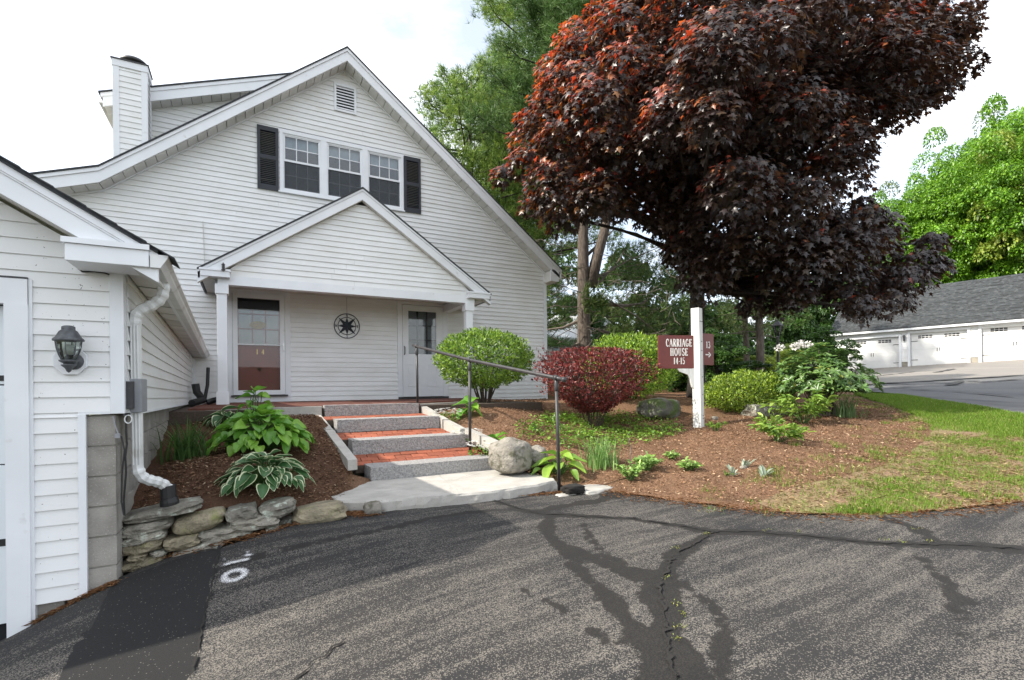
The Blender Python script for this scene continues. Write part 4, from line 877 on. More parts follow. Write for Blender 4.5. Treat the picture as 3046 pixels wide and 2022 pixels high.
for i in range(3):
    x0, x1, y, z0, z1 = SP[i]; X0, X1, Y2, Z0, _ = SP[i+1]
    ya, yb = y+.33, Y2; za, zb = z1-.008, Z0+.03
    zt = SP[i+1][4]-(.165 if i < 2 else .155)
    bed_ = MB().add([(x0-.1,ya-.02,za-.09),(x1+.02,ya-.02,za-.09),(X1+.1,yb+.05,zt-.09),(X0-.12,yb+.05,zt-.09),(x0-.1,ya-.02,za-.012),(x1+.02,ya-.02,za-.012),(X1+.1,yb+.05,zt-.012),(X0-.12,yb+.05,zt-.012)],
        [(3,2,1,0),(4,5,6,7),(0,1,5,4),(1,2,6,5),(2,3,7,6),(3,0,4,7)]).build('brick_tread', M['sand'], steps)
    rows = 3; tl = math.atan2(zt-za, yb-ya)
    for r in range(rows):
        yc = ya+(yb-ya)*(r+.5)/rows; zc = za+(zt-za)*(r+.5)/rows-.03
        xa, xb = x0-.10-.01*r, x1+.06; xx = xa-.1*(r % 2)
        while xx < xb:
            l0, l1 = max(xx, xa), min(xx+.198, xb)
            if l1-l0 > .04:
                inst(brk, 'brick', bed_, ((l0+l1)/2, yc, zc+RNG.normal(0, .0015)), (tl, RNG.normal(0, .008), RNG.normal(0, .008)), (l1-l0-.004, (yb-ya)/rows-.005, .06))
            xx += .204
def curb(a, b, wd, dp_, seed):
    a, b = nn(a), nn(b); d = b-a; l = np.linalg.norm(d[:2]); t = d[:2]/l
    vs, fs = roughbox(0, l, -wd/2, wd/2, -dp_, 0, .05, .004, seed, .4)
    w3 = np.column_stack([a[0]+vs[:, 0]*t[0]-vs[:, 1]*t[1], a[1]+vs[:, 0]*t[1]+vs[:, 1]*t[0], a[2]+vs[:, 0]/l*d[2]+vs[:, 2]])
    O('curb_stone', w3, fs, M['slab'], steps)
curb((.855,7.5,-.335), (.905,6.62,-.50), .10, .14, 3); curb((.91,6.60,-.505), (.985,5.47,-.75), .10, .11, 5)
curb((2.41,7.42,-.275), (2.49,6.70,-.44), .10, .15, 7); curb((2.50,6.68,-.45), (2.585,6.28,-.55), .10, .15, 8); curb((2.63,6.22,-.545), (2.80,5.52,-.70), .10, .15, 9)
# brick landing of the porch
land = MB().box(-1.2,4.6,7.5,YF-.005,-.55,-.262).build('porch_landing', M['sand'], None, kind='structure')
bk = MB(); 
for r in range(36):
    for c in range(29):
        x = -1.2+c*.2+.1*(r % 2); y = 7.57+r*.1
        if y > YF-.05 or (x < .95 and y < 7.75) or (x > 2.3 and y < 8.6+.25*(x-2.3)) or (x < -.75): continue
        bk.box(x+.003, x+.196, y+.003, y+.097, -.262, -.237+RNG.normal(0, .001))
bk.build('landing_bricks', M['brickmass'], land, kind='stuff')
# granite edging of the landing
def edging(a, b, nm, wd=.12, h=.12, seed=1, mat='slab'):
    a, b = nn(a), nn(b); d = b-a; l = np.linalg.norm(d[:2]); t = d[:2]/l; vs, fs = roughbox(0, l, -wd/2, wd/2, -h, 0, .06, .005, seed, .4)
    O(nm, np.column_stack([a[0]+vs[:, 0]*t[0]-vs[:, 1]*t[1], a[1]+vs[:, 0]*t[1]+vs[:, 1]*t[0], a[2]+vs[:, 0]/l*d[2]+vs[:, 2]]), fs, M[mat], land)
edging((.0,7.60,-.24), (.93,7.46,-.235), 'edging_stone', seed=21); edging((-.75,7.9,-.27), (.0,7.72,-.25), 'edging_stone', .16, .16, seed=22)
edging((2.38,7.62,-.245), (4.4,9.0,-.24), 'edging_stone', .05, .1, seed=23)
# doorstep slab
sl = [(.66,5.02),(.70,4.72),(.98,4.50),(1.5,4.42),(2.1,4.36),(2.6,4.40),(2.93,4.50),(3.0,4.75),(2.92,5.12),(2.75,5.55),(1.3,5.62),(1.05,5.35)]
sp_ = densify(sl, .06, .008); ctr = sp_.mean(0); m = MB(); K = len(sp_)
rings = [(1., -.14), (1.004, -.07), (1., -.02), (.985, 0.)]
vs = []
for s, z in rings:
    for i, p in enumerate(sp_):
        q = ctr+(p-ctr)*s; vs.append((q[0]+.012*mn.noise(Vector((q[0]*9, q[1]*9, z*30))), q[1]+.014*mn.noise(Vector((q[0]*9+5, q[1]*9, z*30))), -1.0+z+.006*mn.noise(Vector((q[0]*4, q[1]*4, 0)))))
fs = [(r*K+i, r*K+(i+1) % K, (r+1)*K+(i+1) % K, (r+1)*K+i) for r in range(3) for i in range(K)]
for i in range(K): vs.append((*(ctr+(sp_[i]-ctr)*.5), -1.0+.006*mn.noise(Vector((i*.7, 0, 0)))))
fs += [(3*K+i, 3*K+(i+1) % K, 4*K+(i+1) % K, 4*K+i) for i in range(K)]; vs.append((*ctr, -1.0)); fs += [(4*K+i, 4*K+(i+1) % K, 5*K) for i in range(K)]
O('stone_slab', vs, fs, M['slab'], origin=(1.8, 4.9, -1.12), label='broad pale granite slab laid at the foot of the steps', cat='slab')

# ================================================================== HANDRAIL
hr = thing('handrail', 'dark iron pipe handrail on three posts beside the granite steps', 'handrail', (2.6, 5.9, -1.1))
P1, P2, P3 = nn((2.385,7.68,.67)), nn((2.53,5.90,.361)), nn((2.885,4.42,.098))
base1, base2, base3 = nn((2.392,7.68,-.25)), nn((2.525,5.90,-.80)), nn((2.905,4.41,-1.12))
MB().tube([P1+(P1-P2)*.09+nn((0,0,.005)), P1, P2, P3, P3+(P3-P2)*.075], .0215, 12).build('rail', M['pipe'], hr, smooth=True)
e = P3+(P3-P2)*.075; MB().tube([e-(P3-P2)*.012, e+(P3-P2)*.012], .028, 12).build('end_cap', M['pipe'], hr, smooth=True)
for p, b in ((P1, base1), (P2, base2), (P3, base3)):
    po = MB().tube([b, p-nn((0,0,.03))], .0185, 12).build('post', M['pipe'], hr, smooth=True)
    d = (p-b)/np.linalg.norm(p-b)
    MB().tube([p-d*.14, p-d*.125, p-d*.06, p-d*.05, p-d*.02], [.019,.025,.025,.021,.021], 12).tube([p-(P2-P1)*.013, p+(P2-P1)*.013], .031, 12).build('fitting', M['pipe'], po, smooth=True)

# ================================================================== ROCKS
def rock(sz, seed, box=.5, amp=.16, sub=3, freq=1.6):
    bmx = bmesh.new(); bmesh.ops.create_icosphere(bmx, subdivisions=sub, radius=1)
    s = Vector((seed*3.7, seed*1.3, seed*.7))
    for v in bmx.verts:
        d = v.co.normalized(); mx_ = max(abs(d.x), abs(d.y), abs(d.z)); r = (1-box)+box/mx_
        r *= 1+amp*mn.noise(d*freq+s)+amp*.45*mn.noise(d*freq*2.6+s)+amp*.2*mn.noise(d*freq*6+s); v.co = d*r*.92
    vs = nn([v.co[:] for v in bmx.verts])*nn(sz)/2; bmx.verts.index_update(); fs = [[v.index for v in f.verts] for f in bmx.faces]; bmx.free(); return vs, fs
def rotv(v, ax, a):
    R = nn(Matrix.Rotation(a, 3, ax)); return v@R.T
wallT = thing('stone_wall', 'low dry-laid fieldstone retaining wall between the garage and the slab', 'stone wall', (0, 4.5, -1.25))
stones = [(75,270,920,455,-.14,'stone'),(45,430,620,600,-.13,'stone'),(65,540,560,690,-.16,'stone'),(70,600,530,800,-.16,'tanstone'),(515,565,905,750,-.16,'tanstone'),(590,335,1168,590,-.16,'tanstone'),
 (1143,300,1478,455,-.03,'stone'),(1470,240,1872,425,-.16,'stone'),(1180,385,1695,520,.0,'stone'),(855,500,1425,645,-.03,'stone'),(560,610,1175,850,-.27,'stone'),(70,795,565,960,-.10,'tanstone'),
 (155,770,365,835,-.05,'tanstone'),(378,740,570,805,-.05,'stone'),(1840,280,2370,490,-.06,'tanstone'),(175,950,340,1030,-.12,'stone'),(1550,485,1700,560,-.1,'stone'),(60,640,200,800,0,'stone'),(900,570,1120,700,-.1,'stone'),(1650,400,1860,500,-.1,'stone'),(330,840,600,950,-.2,'stone')]
for i, (a, b, c_, d, tl, mt) in enumerate(stones):
    Yw = 4.45 if i not in (17, 18, 19, 20) else 4.56
    lo, hi = onY(*ks(a, (b+d)/2), Yw), onY(*ks(c_, (b+d)/2), Yw); ce = (lo+hi)/2; wdt = hi[0]-lo[0]
    h = abs(onY(*ks((a+c_)/2, b), Yw)[2]-onY(*ks((a+c_)/2, d), Yw)[2])
    hh = max(h-abs(math.tan(tl))*wdt*.8, h*.45)
    vs, fs = rock((wdt*1.06, .36, hh*1.12), i+1.3, .62 if i != 5 else .45, .17, 3, 1.9)
    vs = rotv(vs, 'Y', tl*1.0); O('stone', vs+nn((ce[0], Yw+.12+.02*math.sin(i*3), ce[2])), fs, M[mt], wallT, smooth=i == 5)
MB().box(-.72,.55,4.62,4.80,-1.5,-1.05).build('soil_core', M['sand'], wallT)
def lone_rock(vx, vy, D, sz, seed, mat, label, amp=.16, box=.4, rz=0., name='rock', cat='rock', smooth=True, sink=.2):
    p = VD(vx, vy, D); p[2] = Hb(p[0], p[1]) if D > 5.3 else p[2]; vs, fs = rock(sz, seed, box, amp, 4, 1.4); vs = rotv(vs, 'Z', rz)
    z = p[2]; O(name, vs+nn((p[0], p[1], z+sz[2]*(.5-sink))), fs, M[mat], origin=(p[0], p[1], z), label=label, cat=cat, smooth=smooth)
lone_rock(860, 1182, 4.42, (.17,.16,.13), 5.1, 'boulder', 'small pale stone at the left end of the doorstep slab')
lone_rock(1178, 1078, 5.75, (.52,.5,.44), 8.2, 'boulder', 'large rounded pale boulder beside the lowest granite step', .14, .3, .4, 'boulder', 'boulder')
lone_rock(1232, 1066, 6.0, (.40,.34,.26), 3.3, 'boulder', 'lower grey boulder leaning against the large rounded one', .2, .45, .9, 'boulder', 'boulder')
lone_rock(1365, 1104, 5.32, (.50,.36,.075), 9.4, 'slab', 'flat tan stone set in the mulch beyond the handrail foot', .10, .7, .2, sink=.45)
lone_rock(1520, 935, 9.0, (.9,.6,.42), 2.7, 'mossrock', 'dark mossy boulder behind the red barberry bush', .16, .4, .2, 'boulder', 'boulder')
lone_rock(1765, 940, 8.9, (.85,.5,.26), 6.6, 'stone', 'flat lichened stone under the low azalea', .18, .6, -.2)
lone_rock(1648, 940, 8.6, (.12,.1,.08), 4.6, 'boulder', 'fist-sized pale stone behind the sign post')
lone_rock(1305, 1146, 5.1, (.24,.12,.05), 7.7, 'slab', 'broken pale concrete footing under the lowest handrail post', .15, .6, 0)
lone_rock(1322, 1134, 5.12, (.26,.16,.10), 1.9, 'crack', 'black lump of asphalt packed behind the lowest handrail post', .2, .5, 0)
lone_rock(1715, 1098, 5.5, (.09,.06,.04), 2.9, 'boulder', 'tiny grey stone beside the silver leafed plants', .2, .5, 0)
lone_rock(1295, 1075, 5.9, (.11,.09,.08), 5.9, 'tanstone', 'small brown stone under the lime hosta')

# ================================================================== SIGN
sb = VD(1612, 985, 8.1); zt = VD(1606, 711, 8.1)[2]; zb = sb[2]-.05
sg = thing('sign_post', 'maroon two-winged direction sign on a white wooden post in the mulch bed', 'sign', sb)
# wing directions in plan: both boards run into the corner post
e1 = rayV(1612, 885)[:2]; e1 /= np.linalg.norm(e1); rgt = nn((CS, -SN)); fwd = nn((SN, CS))
dl = -rgt*.985-fwd*.17; dl /= np.linalg.norm(dl); dr = rgt*.83+fwd*.55; dr /= np.linalg.norm(dr)
fa_ = nn((dl[1], -dl[0])); fa_ = fa_ if fa_@fwd < 0 else -fa_; fb_ = nn((dr[1], -dr[0])); fb_ = fb_ if fb_@fwd < 0 else -fb_
# post axes: its two visible faces
px_ = rgt*.72-fwd*.69; py_ = nn((-px_[1], px_[0]))
lean = nn((-.010*CS, .010*SN, 0))
pst = MB(); hw = .068
cs4 = [(px_*i+py_*j)*hw for i, j in ((-1,-1),(1,-1),(1,1),(-1,1))]
pv = [(sb[0]+c[0]+lean[0]*(z-zb)*1., sb[1]+c[1]+lean[1]*(z-zb), z) for z in (zb, zt) for c in cs4]
pst.add(pv, [(3,2,1,0),(4,5,6,7),(0,1,5,4),(1,2,6,5),(2,3,7,6),(3,0,4,7)]); pp = pst.build('post', M['post'], sg, bevel=.006)
z3 = lambda v2, z: nn((v2[0], v2[1], z))
fr_n = nn((px_@fwd, 0)); 
def pt(u, v, z): q = sb[:2]+px_*u+py_*v+lean[:2]*(z-zb); return nn((q[0], q[1], z))
fn = -py_ if (-py_)@fwd < 0 else py_
cand = [px_, -px_, py_, -py_]; facing = sorted(cand, key=lambda q: q@fwd)[:2]; rface = max(facing, key=lambda q: q@rgt); lface = min(facing, key=lambda q: q@rgt)
for vz in (741, 741, 787, 808, 869, 911, 961, 1004 - 34):
    z = VD(1615, vz, 8.05)[2]
for j, (vx_, vz) in enumerate(((-.03,741),(.03,741),(.012,787),(.010,808),(.012,869),(.012,910),(.010,958),(.012,1000-35))):
    z = VD(1615, vz, 8.05)[2]; tang = nn((-rface[1], rface[0])); tang = tang if tang@rgt > 0 else -tang
    q = sb[:2]+rface*(hw+.001)+tang*vx_+lean[:2]*(z-zb); MB().tube([z3(q, z), z3(q+rface*.006, z)], .009, 8).build('bolt', M['pipe'], pp)
def signboard(o2, d2, n2, z0, z1, w_, nm, th=.034):
    r = .022; pts = []
    for cx_, cz_, a0 in ((w_-r, z1-r, 0), (r*.2, z1-.004, 90), (r*.2, z0+.004, 180), (w_-r, z0+r, 270)):
        for a in (0, 30, 60, 90): pts.append((cx_+r*math.cos(math.radians(a0+a))*(1 if cx_ > .1 else .1), cz_+r*math.sin(math.radians(a0+a))*(1 if cx_ > .1 else .1)))
    m = MB(); m.prism([(p[0], p[1]) for p in pts], z3(o2, 0)-z3(n2, 0)*th/2, z3(d2, 0), (0, 0, 1), z3(n2, 0)*th); return m.build(nm, M['sign'], sg, bevel=.004)
zt1, zb1 = VD(1520, 773, 8.0)[2], VD(1520, 850, 8.0)[2]
lw = abs((rayV(1606, 800)[:2]*8.05-rayV(1518, 800)[:2]*7.95)@dl)
lb = signboard(sb[:2]+dl*.03+fa_*.0+lean[:2]*1.2, dl, fa_, zb1, zt1, lw, 'left_board')
def wtxt(mb, s, u, z, h, o2, d2, n2, sq=.8):
    exd = d2 if d2@rgt > 0 else -d2
    text_mb(mb, s, z3(o2+d2*u+n2*.0175, z), z3(exd, 0), (0, 0, 1), z3(n2, 0), h, sq, .0025, True, .07)
o_l = sb[:2]+dl*.03+lean[:2]*1.2; mid = lw*.50
H1 = zt1-zb1; t1 = MB(); wtxt(t1, 'CARRIAGE', mid-.03, zt1-H1*.345, H1*.235, o_l, dl, fa_, .62); wtxt(t1, 'HOUSE', mid-.03, zt1-H1*.62, H1*.235, o_l, dl, fa_, .64); wtxt(t1, '14-15', mid-.03, zt1-H1*.87, H1*.20, o_l, dl, fa_, .68)
t1.build('lettering', M['signwhite'], lb)
zt2, zb2 = VD(1650, 767, 8.1)[2], VD(1650, 841, 8.1)[2]
rw = .385
rb = signboard(sb[:2]+dr*.03+lean[:2]*1.2, dr, fb_, zb2, zt2, rw, 'right_board')
o_r = sb[:2]+dr*.03+lean[:2]*1.2; t2 = MB(); wtxt(t2, '13', .235, zt2-(zt2-zb2)*.46, (zt2-zb2)*.21, o_r, dr, fb_, 1.0); wtxt(t2, '>', .235, zt2-(zt2-zb2)*.80, (zt2-zb2)*.26, o_r, dr, fb_, 1.15)
t2.build('lettering', M['signwhite'], rb)
# curved bracket under the left board
pr = []
for t in np.linspace(0, 1, 12): pr.append((.30-.30*t+.05*math.sin(t*math.pi*1.6)*.6, -.0-.30*t**1.5))
inner = [(.06, 0.)] + []
bp = [(.02, .0), (.33, .0), (.29, -.05), (.21, -.075), (.15, -.10), (.115, -.16), (.10, -.22), (.075, -.30), (.02, -.36)]
MB().prism(bp, z3(o_l, zb1-.004)-z3(fa_, 0)*.02, z3(dl, 0), (0, 0, 1), z3(fa_, 0)*.04).build('bracket', M['post'], sg, bevel=.004)

# ================================================================== FOLIAGE TOOLS
def unit(a): return a/(np.linalg.norm(a, axis=-1, keepdims=True)+1e-9)
def rdir(n): return unit(RNG.normal(size=(n, 3)))
T_DIA = (nn([(0,0,0),(.5,.42,.10),(0,1,-.06),(-.5,.42,.10)]), np.array([(0,1,2),(0,2,3)]))
T_OVAL = (nn([(0,0,0),(.42,.3,.08),(.40,.68,.06),(0,1,-.08),(-.40,.68,.06),(-.42,.3,.08),(0,.5,-.02)]), np.array([(0,1,6),(1,2,6),(2,3,6),(3,4,6),(4,5,6),(5,0,6)]))
_m = [(0,0),(.15,.08),(.42,.0),(.27,.25),(.62,.52),(.22,.5),(0,1),(-.22,.5),(-.62,.52),(-.27,.25),(-.42,0),(-.15,.08)]
T_MAPLE = (nn([(x, y, -.20*abs(x)-.16*y*y) for x, y in _m]+[(0,.33,.03)]), np.array([(i, (i+1) % 12, 12) for i in range(12)]))
def leaves(P, Td, Nd, size, width, tmpl, cols):
    tv, tf = tmpl; n = len(P); k = len(tv)
    Td = unit(Td); S = unit(np.cross(Td, Nd)); Nn = np.cross(S, Td)
    size = np.broadcast_to(size, n)[:, None, None]; width = np.broadcast_to(width, n)[:, None, None]
    V3 = P[:, None]+S[:, None]*(tv[None, :, 0:1]*size*width)+Td[:, None]*(tv[None, :, 1:2]*size)+Nn[:, None]*(tv[None, :, 2:3]*size)
    Fc = tf[None]+(np.arange(n)*k)[:, None, None]
    return V3.reshape(-1, 3), Fc.reshape(-1, 3), np.repeat(cols, k, axis=0)
def pickcol(n, pal, w_=None, var=.18):
    pal = nn(pal); i = RNG.choice(len(pal), n, p=w_); return pal[i]*(1+RNG.normal(0, var, (n, 1))).clip(.4, 1.8)
def cat(parts):
    vs, fs, cs, k = [], [], [], 0
    for v, f, c in parts: vs.append(v); fs.append(f+k); cs.append(c); k += len(v)
    return np.vstack(vs), np.vstack(fs), np.vstack(cs)
def needles(P, D, n_each, ln, wd, pal, spread=.75, w_=None):
    n = len(P); d = np.repeat(unit(D), n_each, 0); p = np.repeat(P, n_each, 0); t = unit(d*(1-spread*.4)+RNG.normal(0, spread*.6, d.shape))
    s = unit(np.cross(t, RNG.normal(size=t.shape))); l = ln*RNG.uniform(.7, 1.1, (len(p), 1))
    V3 = np.stack([p-s*wd/2, p+s*wd/2, p+t*l], 1).reshape(-1, 3); c = np.repeat(np.repeat(pickcol(n, pal, w_), n_each, 0), 3, 0)
    return V3, np.arange(len(V3)).reshape(-1, 3), c
def blades(B, H_, bend, wd, pal, w_=None, seg=3):
    """curved grass-like ribbons from base points"""
    n = len(B); a = RNG.uniform(0, 2*math.pi, n); dr = np.stack([np.cos(a), np.sin(a), 0*a], 1); sd = np.stack([-np.sin(a), np.cos(a), 0*a], 1)
    H_ = np.broadcast_to(H_, n); bend = np.broadcast_to(bend, n)*RNG.uniform(.3, 1.3, n); c = pickcol(n, pal, w_); rows = []
    for i in range(seg+1):
        t = i/seg; q = B+dr*(bend*H_*t**2)[:, None]+nn((0, 0, 1))*(H_*(t-.35*np.clip(bend, 0, 1.2)*t**3))[:, None]; wv = wd*(1-t**1.7)+.0005
        rows += [q-sd*wv/2, q+sd*wv/2]
    V3 = np.stack(rows, 1).reshape(-1, 3); k = 2*(seg+1); f = []
    for i in range(seg): f += [(2*i, 2*i+1, 2*i+3), (2*i, 2*i+3, 2*i+2)]
    return V3, (np.array(f)[None]+(np.arange(n)*k)[:, None, None]).reshape(-1, 3), np.repeat(c, k, 0)
def gpt(vx, vy, D=None):
    p = hit(Hb, vx, vy) if D is None else None
    if D is not None: r = rayV(vx, vy); p = r*D; p[2] = Hb(p[0], p[1])
    return p

def bush(name, label, cat_, base, rad, zc, rz, n, leaf, pal, w_=None, mat='leaf', profile=None, stems=9, wd=.5, tmpl=T_DIA, upright=.25, inner=.72, lump=.14, fr=3., group=None, stemr=.014, stem_mat='stem', flat=1., shade=None, spread=.35):
    t = thing(name, label, cat_, base, group); base = nn(base)
    d = rdir(n); u = RNG.uniform(inner, 1, n)[:, None]**.6
    q = d*nn((1, 1, 1)); bump = nn([1+lump*mn.noise(Vector(v*fr)+Vector(base))+lump*.6*mn.noise(Vector(v*fr*2.3)+Vector(base)) for v in d])[:, None]
    if profile is None: off = q*nn((rad[0], rad[1], rz))*bump*u
    else:
        h = (d[:, 2:3]*.5+.5); hh = np.clip(h, 0, 1); ang = np.arctan2(d[:, 1], d[:, 0])[:, None]; rr = profile(hh)*np.sqrt(RNG.uniform(.45, 1, (n, 1)))
        off = np.hstack([np.cos(ang)*rr*rad[0], np.sin(ang)*rr*rad[1], (hh-.5)*2*rz])*np.hstack([bump, bump, np.ones_like(bump)])
    P = base+nn((0, 0, zc))+off; nrm = unit(off/nn((rad[0]**1.2, rad[1]**1.2, rz**1.2)))
    Td = unit(nrm*.7+RNG.normal(0, .55, (n, 3))+nn((0, 0, upright))); Nd = unit(nrm+nn((0, 0, .6))+RNG.normal(0, .35, (n, 3)))
    v, f, c = leaves(P, Td, Nd, leaf*RNG.uniform(.65, 1.25, n), wd, tmpl, pickcol(n, pal, w_)); O('foliage', v, f, M[mat], t, cols=c)
    m = MB()
    for i in range(stems):
        a = 2*math.pi*i/stems+RNG.uniform(-.3, .3); r0 = .05+.05*RNG.random(); e = RNG.uniform(.35, .8)
        p0 = base+nn((math.cos(a)*r0, math.sin(a)*r0, -.03)); p2 = base+nn((math.cos(a)*rad[0]*e, math.sin(a)*rad[1]*e, zc+rz*RNG.uniform(-.1, .5))); p1 = (p0+p2)/2+nn((0, 0, .04))-nn((math.cos(a), math.sin(a), 0))*.08*rad[0]
        m.tube([p0, p1, p2], [stemr, stemr*.75, stemr*.35], 6)
    m.build('stems', M[stem_mat], t); return t

# ---- clipped and loose shrubs
PAL_AZ = [(.27,.40,.045),(.18,.31,.038),(.10,.19,.03),(.05,.10,.022)]
b = gpt(1118, 932, 8.9); bush('azalea_bush', 'round clipped green azalea bush beside the panelled door', 'bush', b, (.88,.80), .80, .52, 12000, .062, PAL_AZ, [.3,.3,.25,.15], wd=.42, stems=14, stemr=.016, upright=.5, inner=.6)
b = gpt(1458, 922, 10.4); bush('azalea_bush', 'broad clipped lime-topped azalea behind the red barberry', 'bush', b, (1.15,.9), .68, .66, 15000, .062, [(.32,.46,.05),(.22,.37,.042),(.12,.23,.035),(.06,.11,.025)], [.34,.3,.23,.13], wd=.42, upright=.5, inner=.6)
b = gpt(1724, 940, 9.4); bush('azalea_bush', 'low yellow-green azalea mound just right of the sign post', 'bush', b, (1.0,.68), .34, .38, 14000, .05, [(.30,.41,.04),(.21,.31,.032),(.11,.19,.025),(.05,.09,.018)], [.32,.32,.24,.12], wd=.45, upright=.55, inner=.55, lump=.22)
b = gpt(1372, 985, 8.1)
bush('barberry_bush', 'vase-shaped red barberry bush in front of the lime azalea', 'bush', b, (.96,.8), .78, .50, 13000, .044, [(.22,.042,.038),(.14,.026,.026),(.32,.085,.068),(.06,.016,.017),(.04,.042,.02)], [.3,.28,.12,.2,.1], mat='leaf',
     profile=lambda h: np.where(h < .45, .22+1.5*h, np.where(h < .75, .9+.1*(h-.45)/.3, 1.-.9*(h-.75)/.25*.55)), stems=22, stemr=.009, wd=.55, tmpl=T_OVAL, upright=.7, lump=.5, fr=5)
bb = b
# the whips of new growth on the barberry
wh = MB(); wp = []
for i in range(80):
    a = RNG.uniform(0, 2*math.pi); r0 = RNG.uniform(.3, .8); p0 = bb+nn((math.cos(a)*r0*.8, math.sin(a)*r0*.6, .85)); p1 = p0+nn((math.cos(a)*.22, math.sin(a)*.2, RNG.uniform(.25, .45)))
    if i < 5: p0 = bb+nn((-CS*.6+RNG.normal(0,.06), SN*.6, .95)); p1 = p0+nn((-CS*.26, SN*.26, .33+RNG.normal(0, .05)))
    wh.tube([p0, (p0+p1)/2+nn((0,0,.03)), p1], [.004,.003,.002], 4)
    for t in np.linspace(.1, 1, 22): wp.append(p0+(p1-p0)*t+RNG.normal(0, .012, 3))
bt_ = bpy.data.objects['barberry_bush']; wh.build('whips', M['stem'], bt_, kind='stuff'); wp = nn(wp)
v, f, c = leaves(wp, rdir(len(wp))+nn((0,0,.6)), rdir(len(wp)), .036, .55, T_OVAL, pickcol(len(wp), [(.20,.03,.03),(.12,.02,.022)])); O('whip_leaves', v, f, M['leaf'], bt_, cols=c)
# rhododendron: long glossy leaves in whorls
b = gpt(1900, 957, 8.7); rh = thing('rhododendron', 'loose rhododendron with long glossy leaves and a few pale flowers', 'bush', b)
nw = 430; d = rdir(nw); d[:, 2] = np.abs(d[:, 2])*.9+.02*d[:, 2]; d = unit(d); off = d*nn((.84,.72,.78))*(RNG.uniform(.5, 1.02, (nw, 1)))*nn([1+.25*mn.noise(Vector(q*2.6)) for q in d])[:, None]
W0 = b+nn((.02*0, 0, .42))+off*nn((1,1,1)); ax = unit(off*nn((1,1,1.2))+nn((0,0,.55))); P_, T_, N_ = [], [], []
for i in range(nw):
    a0 = RNG.uniform(0, 6.28); u_ = unit(np.cross(ax[i], (.3,.2,.9))); w2 = np.cross(ax[i], u_); kk = RNG.integers(7, 11)
    for j in range(kk):
        a = a0+2*math.pi*j/kk; rd = u_*math.cos(a)+w2*math.sin(a); P_.append(W0[i]); T_.append(rd*.9+ax[i]*RNG.uniform(-.1, .5)); N_.append(ax[i]-rd*.2)
v, f, c = leaves(nn(P_), nn(T_), nn(N_), .125*RNG.uniform(.75, 1.15, len(P_)), .34, T_OVAL, pickcol(len(P_), [(.11,.20,.05),(.075,.15,.04),(.16,.26,.075),(.25,.26,.05)], [.4,.35,.22,.03])); O('foliage', v, f, M['glossleaf'], rh, cols=c)
m = MB()
for i in range(0, nw, 5): p1 = b+nn((0,0,.25))+(W0[i]-b)*.45; m.tube([b+nn((RNG.normal(0,.08), RNG.normal(0,.06), -.03)), p1, W0[i]], [.012,.008,.004], 5)
m.build('branches', M['twig'], rh)
fp = []
for vx, vy in ((1848,793),(1862,796),(1835,800),(1800,803),(1872,838)):
    q = VD(vx, vy, 8.55); fp += [q+r*nn((.07,.07,.05)) for r in rdir(45)]
fp = nn(fp); v, f, c = leaves(fp, rdir(len(fp))+nn((0,0,.5)), rdir(len(fp)), .045, .9, T_DIA, pickcol(len(fp), [(.80,.79,.77),(.74,.70,.70)])); O('flowers', v, f, M['petal'], rh, cols=c, kind='stuff')
b = gpt(1950, 945, 8.5); t = thing('iris_clump', 'grey-green clump of sword leaves beside the rhododendron', 'plant', b)
B = b+np.column_stack([RNG.normal(0,.10,70), RNG.normal(0,.10,70), np.full(70,-.02)]); v, f, c = blades(B, RNG.uniform(.3,.52,70), .5, .022, [(.16,.24,.10),(.11,.18,.07)]); O('leaves', v, f, M['grass'], t, cols=c)

# ---- herbaceous plants
def leafy(name, label, base, n, rad, ht, leaf, pal, wd=.45, tmpl=T_OVAL, cat_='plant', group=None, mat='leaf', stems=8, droop=.2, layers=3):
    t = thing(name, label, cat_, base, group); base = nn(base); P_, T_, N_ = [], [], []; m = MB()
    for s in range(stems):
        a = 2*math.pi*s/stems+RNG.uniform(-.35, .35); e = RNG.uniform(.35, 1.); tip = base+nn((math.cos(a)*rad*e, math.sin(a)*rad*e, ht*RNG.uniform(.6, 1.)*(1.1-.3*e)))
        m.tube([base+nn((math.cos(a)*.015, math.sin(a)*.015, -.02)), base+(tip-base)*.5+nn((0,0,.05*ht)), tip], [.005,.004,.002], 5)
        for j in range(max(3, n//stems)):
            tt = RNG.uniform(.35, 1); p = base+(tip-base)*tt+nn((0,0,.05*ht*math.sin(tt*3.14))); q = rdir(1)[0]*nn((1,1,.35))+nn((math.cos(a), math.sin(a), .15-droop*RNG.random()))*.8
            P_.append(p); T_.append(q); N_.append(nn((0,0,1))+RNG.normal(0, .3, 3))
    v, f, c = leaves(nn(P_), nn(T_), nn(N_), leaf*RNG.uniform(.7, 1.2, len(P_)), wd, tmpl, pickcol(len(P_), pal)); O('leaves', v, f, M[mat], t, cols=c); m.build('stems', M['greenstem'], t); return t
PE = [(.20,.32,.05),(.14,.25,.045),(.27,.38,.07)]
leafy('peony', 'low leafy peony standing alone on the open mulch', gpt(1795, 1018), 190, .36, .28, .13, PE, .34, stems=14)
leafy('peony', 'tall leafy peony growing against the rhododendron', gpt(1855, 958, 8.0), 330, .55, .55, .15, PE, .34, stems=20)
leafy('peony', 'small peony shoot between the flat stone and the rhododendron', gpt(1775, 975, 7.6), 90, .28, .22, .12, PE, .34, stems=8)
leafy('young_plant', 'small feathery green plant at the foot of the sign post', gpt(1650, 985, 7.7), 200, .17, .17, .05, [(.22,.34,.05),(.15,.26,.04)], .3, stems=14)
SED = [(.27,.42,.11),(.20,.34,.085),(.34,.48,.15)]
